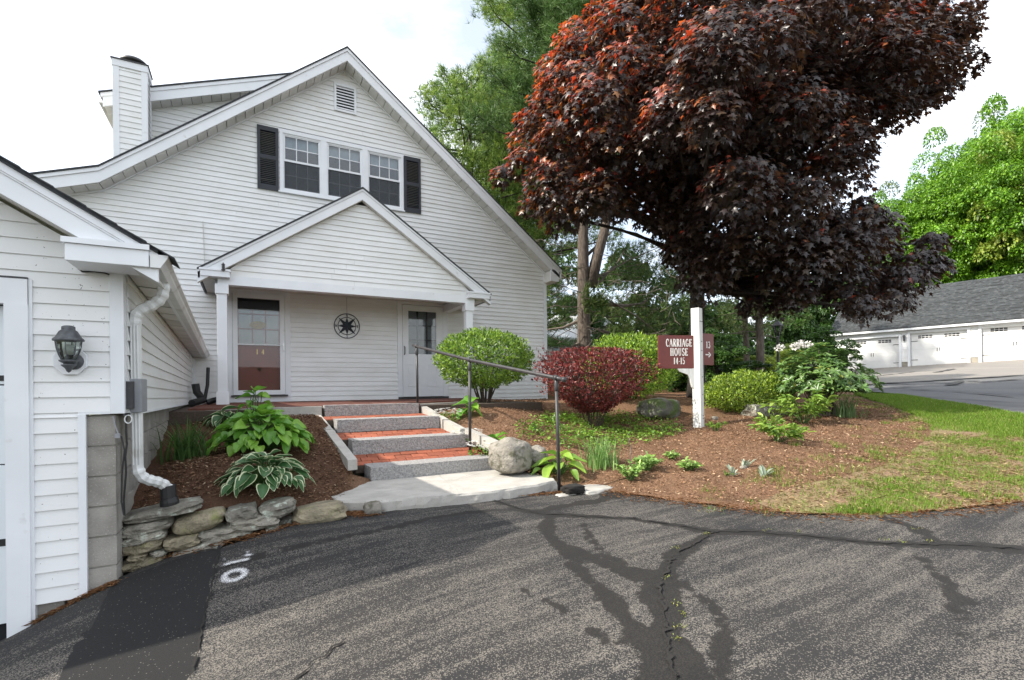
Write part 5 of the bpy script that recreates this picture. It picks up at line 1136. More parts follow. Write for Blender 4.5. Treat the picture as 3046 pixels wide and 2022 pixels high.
for lab, vx, vy, rd, h in (('largest clump of pale green sedum near the asphalt edge', 1455, 1108, .19, .22), ('sedum clump just behind the largest one', 1492, 1085, .17, .18), ('small sprouting sedum behind the other clumps', 1550, 1060, .08, .11), ('tight sedum clump between the sprout and the silver leafed plants', 1590, 1085, .13, .12)):
    leafy('sedum', lab, gpt(vx, vy), int(1500*rd), rd, h, .055, SED, .62, stems=26, droop=-.3)
leafy('sprout', 'tiny green seedling by the silver leafed plants', gpt(1680, 1098), 20, .06, .06, .04, [(.13,.2,.03)], .5, stems=5)
# silver lamb's ears
for lab, vx, vy in (('silver woolly leafed plant closest to the sedum clump', 1690, 1098), ('silver woolly leafed plant tallest of the three', 1718, 1078), ('silver woolly leafed plant farthest from the sedum', 1762, 1100)):
    b = gpt(vx, vy); t = thing('lambs_ear', lab, 'plant', b); n = 7; P_ = b+RNG.normal(0, .012, (n, 3)); P_[:, 2] = b[2]; a = RNG.uniform(0, 6.28, n); up = RNG.uniform(.6, 2.6, n)
    T_ = np.stack([np.cos(a), np.sin(a), up], 1); v, f, c = leaves(P_, T_, np.stack([-np.cos(a), -np.sin(a), .6+0*a], 1), RNG.uniform(.09, .16, n), .32, T_OVAL, pickcol(n, [(.36,.42,.33),(.28,.35,.26)])); O('leaves', v, f, M['leaf'], t, cols=c)
# daffodil foliage
b = gpt(1385, 1065, 6.0); t = thing('daffodil_foliage', 'upright tuft of narrow green daffodil leaves in front of the barberry', 'plant', b)
B = b+np.column_stack([RNG.normal(0,.085,190), RNG.normal(0,.085,190), np.full(190,-.02)]); v, f, c = blades(B, RNG.uniform(.26,.48,190), .5, .013, [(.20,.34,.10),(.14,.26,.07),(.27,.40,.14)]); O('leaves', v, f, M['grass'], t, cols=c)
b = gpt(1455, 1052, 6.0); MBs = MB().tube([b+nn((0,0,-.02)), b+nn((-.01,0,.12)), b+nn((.005,0,.2)), b+nn((-.035,.01,.33))], [.006,.006,.005,.004], 6); O('bare_stick', MBs.v, MBs.f, M['twig'], origin=b, label='thin bare brown stick standing upright in the mulch', cat='stick')
# day lily in the shaded bed
b = gpt(425, 1075, 4.9); t = thing('day_lily', 'dark arching grass-like day lily beside the block wall', 'plant', b)
B = b+np.column_stack([RNG.normal(0,.09,110), RNG.normal(0,.09,110), np.full(110,-.02)]); v, f, c = blades(B, RNG.uniform(.3,.55,110), .8, .016, [(.08,.16,.035),(.055,.12,.03)], seg=5); O('leaves', v, f, M['grass'], t, cols=c)

# ---- hostas: every big leaf an object
def hosta_mesh(name, margin, col, mcol, curl, wdt, seed, wave=.03):
    us = [-1,-.86,-.82,-.45,-.03,.03,.45,.82,.86,1] if margin else [-1,-.7,-.35,-.02,.02,.35,.7,1]; nv = 11; vs, cs = [], []
    for j in range(nv):
        t = j/(nv-1); hw = wdt*math.sin(math.pi*min(1, t**.72*1.0))**.8*(1-.15*t) if 0 < t < 1 else .004
        for u in us:
            x = hw*u; z = .13*hw*4*abs(u)**1.5*(1-t*.4)-curl*t*t+wave*math.sin(t*9+u*3+seed)*abs(u)-.012*math.cos(u*16)*(not margin)
            vs.append((x, t-.03*abs(u)*(1-t), z)); m_ = margin and (abs(u) > .84 or t > .96)
            c = nn(mcol if m_ else col)*(1-.12*(abs(u) < .05)*-1); cs.append(c*(.92+.16*RNG.random()))
    k = len(us); fs = [(j*k+i, j*k+i+1, (j+1)*k+i+1, (j+1)*k+i) for j in range(nv-1) for i in range(k-1)]
    o = O(name, vs, fs, M['leaf'], smooth=True, cols=nn(cs)); me = o.data; bpy.data.objects.remove(o); return me
HV = [hosta_mesh('leaf', True, (.05,.13,.042), (.62,.66,.42), .28, .36, s) for s in (0, 1.7, 3.1)]
HG = [hosta_mesh('leaf', False, c, c, .30, .40, s, .05) for c, s in (((.15,.33,.04),0), ((.11,.27,.035),1.3), ((.20,.38,.045),2.6))]
HL = [hosta_mesh('leaf', False, c, c, .25, .30, s, .03) for c, s in (((.24,.38,.05),0), ((.18,.32,.045),1.3))]
def hosta(label, base, n, rad, ht, size, meshes, petm='greenstem', upr=1.):
    t = thing('hosta', label, 'plant', base); base = nn(base); st = MB()
    for i in range(n):
        e = math.sqrt((i+.5)/n); a = i*2.39996+RNG.normal(0, .18); out = rad*e*.78; z = ht*(1-.72*e**2)*RNG.uniform(.85, 1.1)
        p = base+nn((math.cos(a)*out, math.sin(a)*out, z)); pitch = (.75-1.35*e)*upr+RNG.normal(0, .14)
        s = size*RNG.uniform(.75, 1.15)*(1.05-.25*(e > .85)); ld = nn((math.cos(a), math.sin(a), 0))
        o = bpy.data.objects.new('leaf', meshes[i % len(meshes)]); COL.objects.link(o); o.parent = t
        o.matrix_local = Matrix.Translation(Vector(p-base-ld*s*.35)) @ Matrix.Rotation(a-math.pi/2, 4, 'Z') @ Matrix.Rotation(pitch, 4, 'X') @ Matrix.Rotation(RNG.normal(0, .25), 4, 'Y') @ Matrix.Scale(s, 4)
        st.tube([base+nn((math.cos(a)*.02, math.sin(a)*.02, -.02)), base+(p-base)*.55+nn((0,0,.04)), p-ld*s*.35], [.007,.006,.004], 5)
    st.build('leaf_stalks', M[petm], t); return t
hosta('white-edged hosta, the low one above the stone wall', gpt(612, 1112, 4.35), 76, .47, .24, .165, HV)
hosta('large plain green hosta behind the white-edged one', gpt(605, 1040, 5.25), 150, .66, .40, .165, HG)
hosta('tall narrow green hosta shoots against the porch edge', gpt(590, 965, 6.5), 14, .26, .44, .15, HG, upr=1.2)
hosta('white-edged hosta half hidden under the porch edge', gpt(520, 960, 6.3), 16, .28, .16, .18, HV)
hosta('lime green hosta beside the pale boulder and handrail post', gpt(1290, 1062, 5.75), 18, .36, .22, .22, HL)
hosta('yellow-green hosta shoot beside the largest sedum', gpt(1500, 1062, 6.0), 6, .12, .10, .12, HL)
hosta('small hosta with broad leaves under the round azalea', gpt(1082, 960, 7.6), 7, .20, .20, .24, HG)
hosta('narrow hosta behind the pale boulder', gpt(1148, 1000, 6.6), 12, .24, .15, .18, HG)
# white bedding flowers
for lab, vx, vy, D in (('white flowering bedding plant closest to the top step', 1034, 952, 7.4), ('white flowering bedding plant in the middle of the row', 1078, 972, 6.8), ('white flowering bedding plant next to the middle handrail post', 1112, 994, 6.4)):
    b = gpt(vx, vy, D); t = thing('bedding_flower', lab, 'plant', b, None); P_ = b+rdir(170)*nn((.17,.17,.06))+nn((0,0,.05))
    v, f, c = leaves(P_, rdir(170)+nn((0,0,.3)), rdir(170)+nn((0,0,1)), .04, .6, T_OVAL, pickcol(170, [(.10,.2,.03),(.16,.27,.05)])); O('leaves', v, f, M['leaf'], t, cols=c)
    q = b+rdir(60)*nn((.2,.2,.04))+nn((0,0,.15)); P_ = np.repeat(q, 5, 0); a = np.tile(np.arange(5)*1.2566, 60); T_ = np.stack([np.cos(a), np.sin(a), .35+0*a], 1)
    v, f, c = leaves(P_, T_, np.tile((0,0,1.), (300, 1)), .028, 1.1, T_DIA, pickcol(300, [(.8,.8,.78)], None, .06)); O('petals', v, f, M['petal'], t, cols=c, kind='stuff')
# ---- ground cover, weeds, mulch, litter, grass: uncountable
def scatter_poly(poly, n):
    poly = nn(poly); lo, hi = poly.min(0), poly.max(0); q = RNG.uniform(lo, hi, (n*3, 2)); q = q[inpoly(q, poly)][:n]; return q
gc = [hit(Hb, *q)[:2] for q in ((1185,995),(1290,958),(1420,955),(1545,965),(1570,1000),(1450,1035),(1330,1040),(1240,1030))]
q = scatter_poly(gc, 260); cl = []
for p in q:
    k = RNG.integers(8, 24); pp_ = p+RNG.normal(0, .07, (k, 2)); cl.append(np.column_stack([pp_, Hb(pp_[:, 0], pp_[:, 1])+RNG.uniform(.02, .10, k)]))
P_ = np.vstack(cl); n = len(P_); v, f, c = leaves(P_, rdir(n)*nn((1,1,.4)), nn((0,0,1))+RNG.normal(0, .4, (n, 3)), RNG.uniform(.03, .06, n), .6, T_OVAL, pickcol(n, [(.14,.27,.03),(.09,.19,.025),(.20,.32,.04)])); O('ground_cover', v, f, M['leaf'], cols=c, kind='stuff', label='low leafy ground cover under the barberry', cat='ground cover')
def chips(poly, n, Hf, pal, ln, wd, off=.012, w_=None):
    q = scatter_poly(poly, n); n = len(q); P_ = np.column_stack([q, Hf(q[:, 0], q[:, 1])+off]); a = RNG.uniform(0, 6.28, n)
    T_ = np.stack([np.cos(a), np.sin(a), RNG.normal(0, .25, n)], 1); return leaves(P_, T_, nn((0,0,1))+RNG.normal(0, .45, (n, 3)), ln*RNG.uniform(.4, 1.3, n), wd, T_DIA, pickcol(n, pal, w_, .3))
bedfront = [hit(Hb, *q)[:2] for q in ((1350,1120),(1150,1082),(1150,1000),(1280,940),(1640,960),(1900,960),(1980,920),(2150,980),(2100,1060),(1900,1110),(1750,1165),(1500,1142))]
leftbed = [(-.75,4.65),(.7,4.72),(1.0,5.4),(.85,7.4),(-.6,7.6)]
MU = [(.36,.22,.13),(.24,.14,.085),(.13,.075,.045),(.48,.36,.24)]
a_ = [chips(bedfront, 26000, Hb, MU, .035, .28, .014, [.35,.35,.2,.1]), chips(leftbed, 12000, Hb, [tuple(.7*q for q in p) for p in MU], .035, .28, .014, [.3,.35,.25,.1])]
a_.append(chips([(2.5,7.5),(2.8,5.7),(3.2,5.2),(4.2,6.6),(5.5,9),(7,11),(4.7,10.8),(4.6,9.2),(3.2,8.2)], 9000, Hb, MU, .035, .28, .014, [.35,.35,.2,.1]))
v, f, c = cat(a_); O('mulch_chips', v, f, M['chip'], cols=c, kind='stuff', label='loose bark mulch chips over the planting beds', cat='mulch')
# fallen pine needles along the asphalt edges
def litter(line, n, sd, Hf):
    l = densify(line, .02, 0, False); q = l[RNG.integers(0, len(l), n)]+RNG.normal(0, sd, (n, 2)); P_ = np.column_stack([q, Hf(q[:, 0], q[:, 1])+.008+RNG.random(n)*.006]); a = RNG.uniform(0, 6.28, n)
    return leaves(P_, np.stack([np.cos(a), np.sin(a), RNG.normal(0, .08, n)], 1), np.tile((0,0,1.), (n, 1)), RNG.uniform(.025, .06, n), .06, T_DIA, pickcol(n, [(.36,.18,.085),(.28,.13,.06),(.42,.25,.13)], None, .25))
a_ = [litter([hit(Hd, *q)[:2] for q in ((930,1166),(1100,1148),(1285,1138),(1335,1132))], 1500, .035, Hd), litter([hit(Hd, *q)[:2] for q in ((385,1287),(590,1237),(690,1207),(785,1190),(870,1176))], 700, .03, Hd), litter([hit(Hd, *q)[:2] for q in ((1400,1136),(1600,1163),(1800,1184),(2000,1190),(2200,1176),(2362,1157))], 1900, .09, Hd), litter([(-.95,4.22),(-.80,4.23),(-1.2,4.22)], 500, .015, Hd), litter([(.72,4.58),(.95,4.45)], 500, .05, Hd)]
v, f, c = cat(a_); O('pine_needle_litter', v, f, M['chip'], cols=c, kind='stuff', label='rust coloured fallen pine needles along the asphalt edge', cat='litter')
# grass
GR_ = [(.12,.22,.02),(.17,.27,.03),(.09,.17,.016),(.28,.26,.09)]
q = scatter_poly(lawn_poly, 260000); q = q[(q[:, 0] < 13.5)]
dd = np.hypot(q[:, 0], q[:, 1]); d_road = segdist(q, road_e)[0]; d_in = segdist(q, lawn_in)[0]
pn = nn([mn.noise(Vector((a*1.6, b*1.6, 5)))+.7*mn.noise(Vector((a*5, b*5, 2))) for a, b in q]); lush = np.clip(1.3-d_road/(1.7+.8*pn), 0, 1)
keep = RNG.random(len(q)) < np.maximum(np.clip(lush*1.5, 0, 1), np.clip(.24+pn*1.2, .05, .9)*np.clip(.35+d_in/.9, .3, 1)); keep &= (d_in > .03) | (lush < .3)
q = q[keep]; lush = lush[keep]; pn = pn[keep]; n = len(q); P_ = np.column_stack([q, Hb(q[:, 0], q[:, 1])+.0])
hg = RNG.uniform(.025, .055, n)*(1-lush)+RNG.uniform(.045, .10, n)*lush; a = RNG.uniform(0, 6.28, n)
c = pickcol(n, GR_, [.36,.34,.2,.1]); T_ = np.stack([np.cos(a)*.55, np.sin(a)*.55, np.ones(n)], 1)
v, f, c = leaves(P_, T_, np.stack([np.cos(a), np.sin(a), 0*a], 1)+RNG.normal(0, .2, (n, 3)), hg, .16, (nn([(-.5,0,0),(.5,0,0),(0,1,-.1)]), np.array([(0,1,2)])), c); O('grass', v, f, M['grass'], cols=c, kind='stuff', label='patchy green grass between the mulch bed and the road', cat='grass')
# stray tufts where the turf runs out into the mulch
l = densify(lawn_in, .02, 0, False); ce = l[RNG.integers(0, len(l), 170)]+RNG.normal(0, .42, (170, 2)); q = np.vstack([c_+RNG.normal(0, RNG.uniform(.03, .10), (RNG.integers(15, 70), 2)) for c_ in ce]); n = len(q); a = RNG.uniform(0, 6.28, n)
v, f, c = leaves(np.column_stack([q, Hb(q[:, 0], q[:, 1])]), np.stack([np.cos(a)*.6, np.sin(a)*.6, np.ones(n)], 1), np.stack([np.cos(a), np.sin(a), 0*a], 1), RNG.uniform(.025, .06, n), .16, (nn([(-.5,0,0),(.5,0,0),(0,1,-.1)]), np.array([(0,1,2)])), pickcol(n, GR_)); O('grass_tufts', v, f, M['grass'], cols=c, kind='stuff', label='stray grass tufts growing out into the mulch', cat='grass')
# straw on the bare turf
st_ = [hit(Hb, *q)[:2] for q in ((1760,1170),(1830,1125),(2050,1075),(2160,1000),(2362,1010),(2362,1150),(2100,1180),(1900,1185))]
v, f, c = chips(st_, 5000, Hb, [(.48,.38,.22),(.38,.28,.16),(.28,.19,.11)], .055, .06, .02); O('dead_grass', v, f, M['chip'], cols=c, kind='stuff', label='straw coloured dead grass on the thin turf', cat='grass')
# weeds in the asphalt cracks
pts_ = [c2w(*q)[:2] for q in ((1275,280),(1168,330),(1135,428),(1165,520),(1195,560),(1180,600),(1172,640),(1480,268),(1590,272),(1880,300),(1945,308),(2040,305),(1990,262),(1865,218))]
P_ = []
for p in pts_: k = 16; qq = p+RNG.normal(0, .014, (k, 2)); P_.append(np.column_stack([qq, Hd(qq[:, 0], qq[:, 1])+.008+RNG.random(k)*.012]))
P_ = np.vstack(P_); n = len(P_); v, f, c = leaves(P_, rdir(n)+nn((0,0,.5)), nn((0,0,1))+RNG.normal(0, .4, (n, 3)), RNG.uniform(.006, .014, n), .5, T_DIA, pickcol(n, [(.22,.28,.04),(.30,.30,.06)])); O('crack_weeds', v, f, M['leaf'], cols=c, kind='stuff', label='yellow-green weeds growing in the asphalt cracks', cat='weeds')

# ================================================================== TREES
def branch_tube(m, pts, r0, r1, n=8): m.tube(pts, list(np.linspace(r0, r1, len(pts))), n)
# ---- copper maple
tb = hitD(Hb, 1607, 11.6); mp_ = thing('maple_tree', 'large dark copper-red maple spreading over the bed behind the sign', 'tree', tb)
sil = [(1122,400),(1175,340),(1200,245),(1222,165),(1280,85),(1360,-5),(1400,-110),(1520,-240),(1800,-300),(2020,-190),(2140,-60),(2190,5),(2235,15),(2268,80),(2258,180),(2205,245),(2130,325),(2115,380),(2045,400),(2040,455),(2085,485),(2110,565),(2205,605),(2190,640),(2120,660),(2105,705),(2000,740),(1900,725),(1700,728),(1620,712),(1535,655),(1525,560),(1430,520),(1330,550),(1215,540),(1190,470)]
sil = [(x-24 if x > 2000 else x, y) for x, y in sil]; silP = nn(sil); cl = []; tries = 0
ctr3 = VD(1690, 250, 11.3)
cells = [(gx_+RNG.uniform(-24, 24), gy_+RNG.uniform(-22, 22), lay) for lay in range(2) for gx_ in range(1140, 2290, 72) for gy_ in range(-290, 745, 62)]
for x, y, lay in cells:
    if not inpoly(nn([(x, y)]), sil)[0]: continue
    de = segdist(nn([(x, y)]), np.vstack([silP, silP[:1]]))[0][0]
    if de < (16 if lay == 0 else 40) or math.hypot(x-2020, y-345) < 50 or math.hypot(x-1950, y-450) < 30: continue
    th = 3.6*math.sqrt(min(1, de/330)); D = 11.2+(RNG.uniform(-1.2, -.45), RNG.uniform(-.2, .35), RNG.uniform(.3, .8))[lay]*th
    if lay == 2 and RNG.random() < .45: continue
    p = VD(x, y, D)
    if any(np.linalg.norm(p-c[0]) < .5 for c in cl): continue
    r = min(.60, max(.28, (de/KV)*D/F_PX*1.05))*RNG.uniform(.75, 1.1); cl.append((p, r, x, y))
for x, y, D, r in ((2125,612,10,.40),(2165,616,10.1,.26),(2095,650,9.8,.45),(2062,700,9.6,.36),(2205,62,10.6,.5),(2215,150,10.6,.42),(2150,560,10.2,.3),(1990,712,9.4,.34)): cl.append((VD(x, y, D), r, x, y))
parts = []
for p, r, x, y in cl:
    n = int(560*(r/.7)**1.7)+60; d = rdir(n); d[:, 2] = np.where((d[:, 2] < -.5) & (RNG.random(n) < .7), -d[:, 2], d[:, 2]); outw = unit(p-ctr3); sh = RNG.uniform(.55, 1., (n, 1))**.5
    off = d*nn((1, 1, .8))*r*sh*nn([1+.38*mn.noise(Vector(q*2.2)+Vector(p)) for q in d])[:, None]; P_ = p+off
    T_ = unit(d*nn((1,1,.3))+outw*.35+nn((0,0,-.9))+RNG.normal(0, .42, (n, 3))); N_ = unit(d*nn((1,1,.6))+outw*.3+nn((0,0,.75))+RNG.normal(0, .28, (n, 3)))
    sunny = d@unit(nn((-CS*.55, SN*.55, .85))); red = np.clip((sunny-.25)*1.4, 0, 1)*np.clip((sh[:, 0]-.8)*5, 0, 1)*(.55 if x > 1560 else 1.5)*(1. if y < 460 else .2)*(1.5 if y < 260 else 1.); rr = RNG.random(n) < red  # outer leaves reddened on the sun side: sunlit glow painted into their colour
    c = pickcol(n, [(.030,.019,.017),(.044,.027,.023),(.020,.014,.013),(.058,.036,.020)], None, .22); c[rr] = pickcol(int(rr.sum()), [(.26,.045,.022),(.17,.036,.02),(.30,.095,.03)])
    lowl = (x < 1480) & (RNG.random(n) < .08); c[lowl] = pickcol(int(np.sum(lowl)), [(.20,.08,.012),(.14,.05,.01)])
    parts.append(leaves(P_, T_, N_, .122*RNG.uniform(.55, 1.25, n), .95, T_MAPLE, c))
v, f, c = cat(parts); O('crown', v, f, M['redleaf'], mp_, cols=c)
m = MB(); top = tb+nn((.15, 0, 5.2)); m.tube([tb+nn((0,0,-.1)), tb+nn((0,0,.5)), tb+nn((.03,0,1.8)), tb+nn((.08,0,3.4)), top, top+nn((.3,0,2.5))], [.26,.19,.17,.15,.11,.05], 12); m.build('trunk', M['darkbark'], mp_, smooth=True)
m = MB()
for i, (p, r, x, y) in enumerate(cl):
    h = tb[2]+2.5+max(0, (p[2]-tb[2]-2.5))*.55; s = nn((tb[0]+.08, tb[1], min(h, top[2]))); mid_ = s+(p-s)*.5+nn((0,0,.25*RNG.random())); m.tube([s, mid_, p], [.05,.032,.012], 5)
m.build('limbs', M['darkbark'], mp_)

# ---- pines
def pine(label, base, ht, start, rad, seed, whorls=17, per=6, trunk_r=.26, dens=1., pal=None, lean=(0, 0), shape=None, tl=.26, name='pine_tree', dead=0., bark='bark', nd=9, wdn=.022):
    global RNG
    rs = np.random.default_rng(seed); t = thing(name, label, 'tree', base); base = nn(base)
    axis = lambda h: base+nn((lean[0]*h/ht, lean[1]*h/ht, h))
    m = MB(); m.tube([axis(-.2)]+[axis(ht*q) for q in np.linspace(.02, 1, 9)], list(np.linspace(trunk_r, .03, 10)), 10); m.build('trunk', M[bark], t, smooth=True)
    m = MB(); P_, D_ = [], []
    for w_ in range(whorls):
        hq = start+(1-start)*w_/whorls; h = ht*hq; s = (shape(hq) if shape else (1-(hq-start)/(1-start)*.75)); a0 = rs.uniform(0, 6.28)
        for k in range(per):
            a = a0+2*math.pi*k/per+rs.normal(0, .2); ln = rad*s*rs.uniform(.65, 1.15); o = axis(h+rs.uniform(-.3, .3)); dv = nn((math.cos(a), math.sin(a), 0)); up = rs.uniform(.0, .3)
            pts = [o, o+dv*ln*.4+nn((0,0,ln*up*.25)), o+dv*ln*.75+nn((0,0,ln*up*.6)), o+dv*ln+nn((0,0,ln*(up+.12)))]
            m.tube(pts, [.05*s+.015,.035*s+.01,.02,.008], 5)
            if rs.random() < dead: 
                for q in np.linspace(.3, .95, 7):
                    c0 = o+dv*ln*q+nn((0,0,ln*up*q*.8)); e = c0+rs.normal(0, .45, 3)*nn((1,1,.6)); m.tube([c0, (c0+e)/2+rs.normal(0, .05, 3), e], [.012,.009,.004], 4)
                continue
            nt = int(60*dens*ln/2.2)+8
            for _ in range(nt):
                q = rs.uniform(.22, 1.03)**.8; side = rs.normal(0, .22*ln*(1.05-q*.6)); c0 = o+dv*ln*q+nn((-dv[1], dv[0], 0))*side+nn((0,0,ln*up*q+rs.uniform(-.12, .32)*(1.2-.3*q)))
                P_.append(c0); D_.append(dv*.7+nn((-dv[1], dv[0], 0))*np.sign(side)*.35+nn((0,0,.75)))
    m.build('branches', M['darkbark'], t)
    if P_:
        sv_ = RNG; RNG = rs; v, f, c = needles(nn(P_), nn(D_), nd, tl, wdn, pal or [(.10,.19,.045),(.15,.25,.06),(.06,.13,.035)], .9); RNG = sv_
        O('needles', v, f, M['needle'], t, cols=c)
    return t
PP = [(.16,.26,.05),(.28,.38,.08),(.07,.13,.032)]
p = hitD(Hb, 1072, 19.5); pine('tall bright pine rising just behind the house roof', p, 12.4, .22, 3.8, 11, 15, 6, .24, 1.7, PP, (.4, 0), lambda h: 1.0 if h < .65 else 1-(h-.65)/.35*.7, .30)
p = hitD(Hb, 1242, 24); pine('tallest pine with its bare upper trunk showing beside the maple', p, 24, .28, 4.2, 12, 20, 6, .32, 1.6, PP, (.6, 0), lambda h: .95 if h < .8 else 1-(h-.8)/.2*.7, .34, bark='bark')
p = hitD(Hb, 1175, 28); pine('dark pine farther back between the two bright pines', p, 17, .12, 4., 13, 18, 7, .3, 1.6, [(.08,.16,.04),(.05,.11,.03)], (0, 0), None, .34)
# the near pine with a bare forked trunk and dead lower limbs
p = hitD(Hb, 1348, 15.8); pn_ = pine('near pine with thick bare trunk and dead lower branches', p, 15, .52, 3.6, 14, 12, 7, .27, 2.0, [(.06,.12,.03),(.09,.16,.04)], (0, 0), None, .3)
m = MB()
def V16(x, y, D=15.8): return VD(x, y, D)
m.tube([V16(1362,660), V16(1378,590), V16(1395,530), V16(1410,460)], [.2,.17,.15,.12], 8); m.build('second_stem', M['bark'], pn_, smooth=True)
for pts, r in (([(1352,590),(1385,560),(1415,530)], .06), ([(1362,608),(1372,580),(1390,555),(1400,535)], .035), ([(1372,662),(1400,632),(1425,605),(1440,578)], .05), ([(1380,700),(1440,705),(1480,700),(1510,680)], .07), ([(1335,740),(1300,755),(1262,760)], .06), ([(1338,790),(1300,810),(1262,845)], .05), ([(1380,760),(1430,775),(1500,790),(1580,800)], .05), ([(1378,640),(1450,600),(1520,570)], .035), ([(1400,690),(1470,730),(1520,770)], .03)):
    MB().tube([V16(x, y, 15.8+.3*i) for i, (x, y) in enumerate(pts)], list(np.linspace(r, r*.35, len(pts))), 6).build('dead_limb', M['twig'], pn_)
tw = MB()
for i in range(260):
    x, y = RNG.uniform(1262, 1560), RNG.uniform(560, 810); a = V16(x, y, RNG.uniform(15, 18)); e = a+RNG.normal(0, .5, 3)*nn((1.2, .6, .5)); tw.tube([a, (a+e)/2+RNG.normal(0, .07, 3), e], [.012,.01,.004], 4)
tw.build('dead_twigs', M['twig'], pn_, kind='stuff')
P_ = nn([V16(RNG.uniform(1340, 1400), RNG.normal(700, 16), 15.2) for _ in range(130)]+[V16(RNG.uniform(1262, 1345), RNG.uniform(600, 760), 16.8) for _ in range(160)]+[V16(RNG.uniform(1400, 1600), RNG.uniform(560, 780), RNG.uniform(16.2, 18.5)) for _ in range(1500)])
v, f, c = needles(P_, np.tile((.3, 0, .5), (len(P_), 1)), 10, .28, .018, [(.09,.15,.035),(.06,.11,.03),(.13,.18,.05)]); O('needle_tufts', v, f, M['needle'], pn_, cols=c)

# ---- broadleaf trees and shrubs of the background: three shapes, copied
def broad_mesh(seed, nclump, nleaf, leaf, pal, rx=1., rz=1.1, w_=None):
    global RNG
    sv_ = RNG; RNG = np.random.default_rng(seed); parts = []
    for i in range(nclump):
        d = rdir(1)[0]; c0 = d*nn((rx, rx, rz))*RNG.uniform(.35, .95); r = RNG.uniform(.12, .26); n = nleaf; dd = rdir(n); dd[:, 2] = np.where(dd[:, 2] < -.3, -dd[:, 2], dd[:, 2])
        off = dd*nn((1, 1, .7))*r*RNG.uniform(.6, 1, (n, 1))**.5; T_ = dd*nn((1,1,.3))+nn((0,0,-.4))+RNG.normal(0, .4, (n, 3)); N_ = dd+nn((0,0,.9))+RNG.normal(0, .3, (n, 3))
        parts.append(leaves(c0+off, T_, N_, leaf*RNG.uniform(.7, 1.2, n), .8, T_DIA, pickcol(n, pal, w_)))
    v, f, c = cat(parts); o = O('crown', v, f, M['leaf'], cols=c); me = o.data; bpy.data.objects.remove(o); RNG = sv_; return me
BR = [(.13,.28,.018),(.08,.19,.015),(.19,.35,.024)]; DK = [(.05,.12,.02),(.08,.16,.03),(.035,.08,.016)]; YL = [(.22,.30,.04),(.15,.23,.03),(.27,.32,.05)]; OL = [(.12,.17,.06),(.17,.22,.075)]
CR = dict(bright=[broad_mesh(s, 120, 480, .032, BR) for s in (31, 32)], dark=[broad_mesh(33, 60, 300, .06, DK)], yellow=[broad_mesh(34, 80, 380, .04, YL)], olive=[broad_mesh(35, 90, 360, .034, OL)])
tk = MB(); tk.tube([(0,0,-1.6),(0,0,-.8),(.05,0,0),(0,.04,.7)], [.075,.06,.045,.015], 8)
for k in range(9):
    a = k*2.4; tk.tube([(0,0,-.6+.12*k), (math.cos(a)*.3, math.sin(a)*.3, -.35+.13*k), (math.cos(a)*.65, math.sin(a)*.65, -.1+.12*k)], [.03,.02,.006], 5)
to = O('trunk', tk.v, tk.f, M['darkbark']); TKM = to.data; bpy.data.objects.remove(to)
def btree(name, label, cat_, vx, D, h, rx, kind, i=0, rot=0., group=None, base_z=None, crown_low=.5):
    """tree of height h; its crown of half-width rx sits on top"""
    p = hitD(Hb, vx, D); 
    if base_z is not None: p[2] = base_z
    t = thing(name, label, cat_, p, group); rzz = h*crown_low/1.05; zc = h-rzz*1.05
    o = bpy.data.objects.new('crown', CR[kind][i % len(CR[kind])]); COL.objects.link(o); o.parent = t; o.location = (0, 0, zc); o.scale = (rx, rx, rzz); o.rotation_euler = (0, 0, rot)
    o = bpy.data.objects.new('trunk', TKM); COL.objects.link(o); o.parent = t; o.location = (0, 0, zc); o.scale = (rx*.9, rx*.9, (zc+.3)/1.6); o.rotation_euler = (0, 0, rot)
    return t
for i, (vx, D, h, rx, kd, lab) in enumerate(((2160,52,17,5.6,'bright','bright green tree standing over the shaded end of the far garage roof'),(2290,48,18.5,6.2,'bright','full bright green tree right behind the middle of the far garage'),(2230,60,23,6.5,'bright','tall bright green tree peeking over the two in front of it'),
        (2100,60,17,5.5,'olive','olive green hill tree showing beside the copper maple'),(2350,56,26,7,'bright','tallest bright green tree on the hill behind the far garage'),(2420,46,21,6.5,'yellow','yellow-green tree beyond the third door of the far garage'),(2065,54,15,5.2,'bright','bright green tree partly hidden by the lower lobe of the copper maple'),(2395,66,31,7.5,'olive','olive green tree topping the hill, above all its neighbours'))):
    btree('hill_tree', lab, 'tree', vx, D, h, rx, kd, i, i*1.3, 'trees on the hill behind the far garage', crown_low=.62)
for i, (vx, D, h, rx, lab) in enumerate(((1480,30,7.5,3.4,'dark leafy tree behind the dead branches of the near pine'),(1590,26,6.0,3.0,'dark leafy tree directly behind the copper maple trunk'),(1680,30,6.8,3.2,'dark leafy tree behind the slender pale trunk'),(1780,38,7.6,3.6,'dark leafy tree behind the black lamp post'),
        (1880,42,8.5,3.8,'dark leafy tree beside the end wall of the far garage'),(1400,34,7.5,3.4,'dark leafy tree behind the thick trunk of the near pine'),(1960,46,9,4.2,'dark leafy tree behind the first door of the far garage'),(1300,36,8,3.6,'dark leafy tree beside the corner of the clapboard house'))):
    btree('woodland_tree', lab, 'tree', vx, D, h, rx, 'dark', i, i*2.1, 'dark leafy trees of the woodland edge', crown_low=.8)
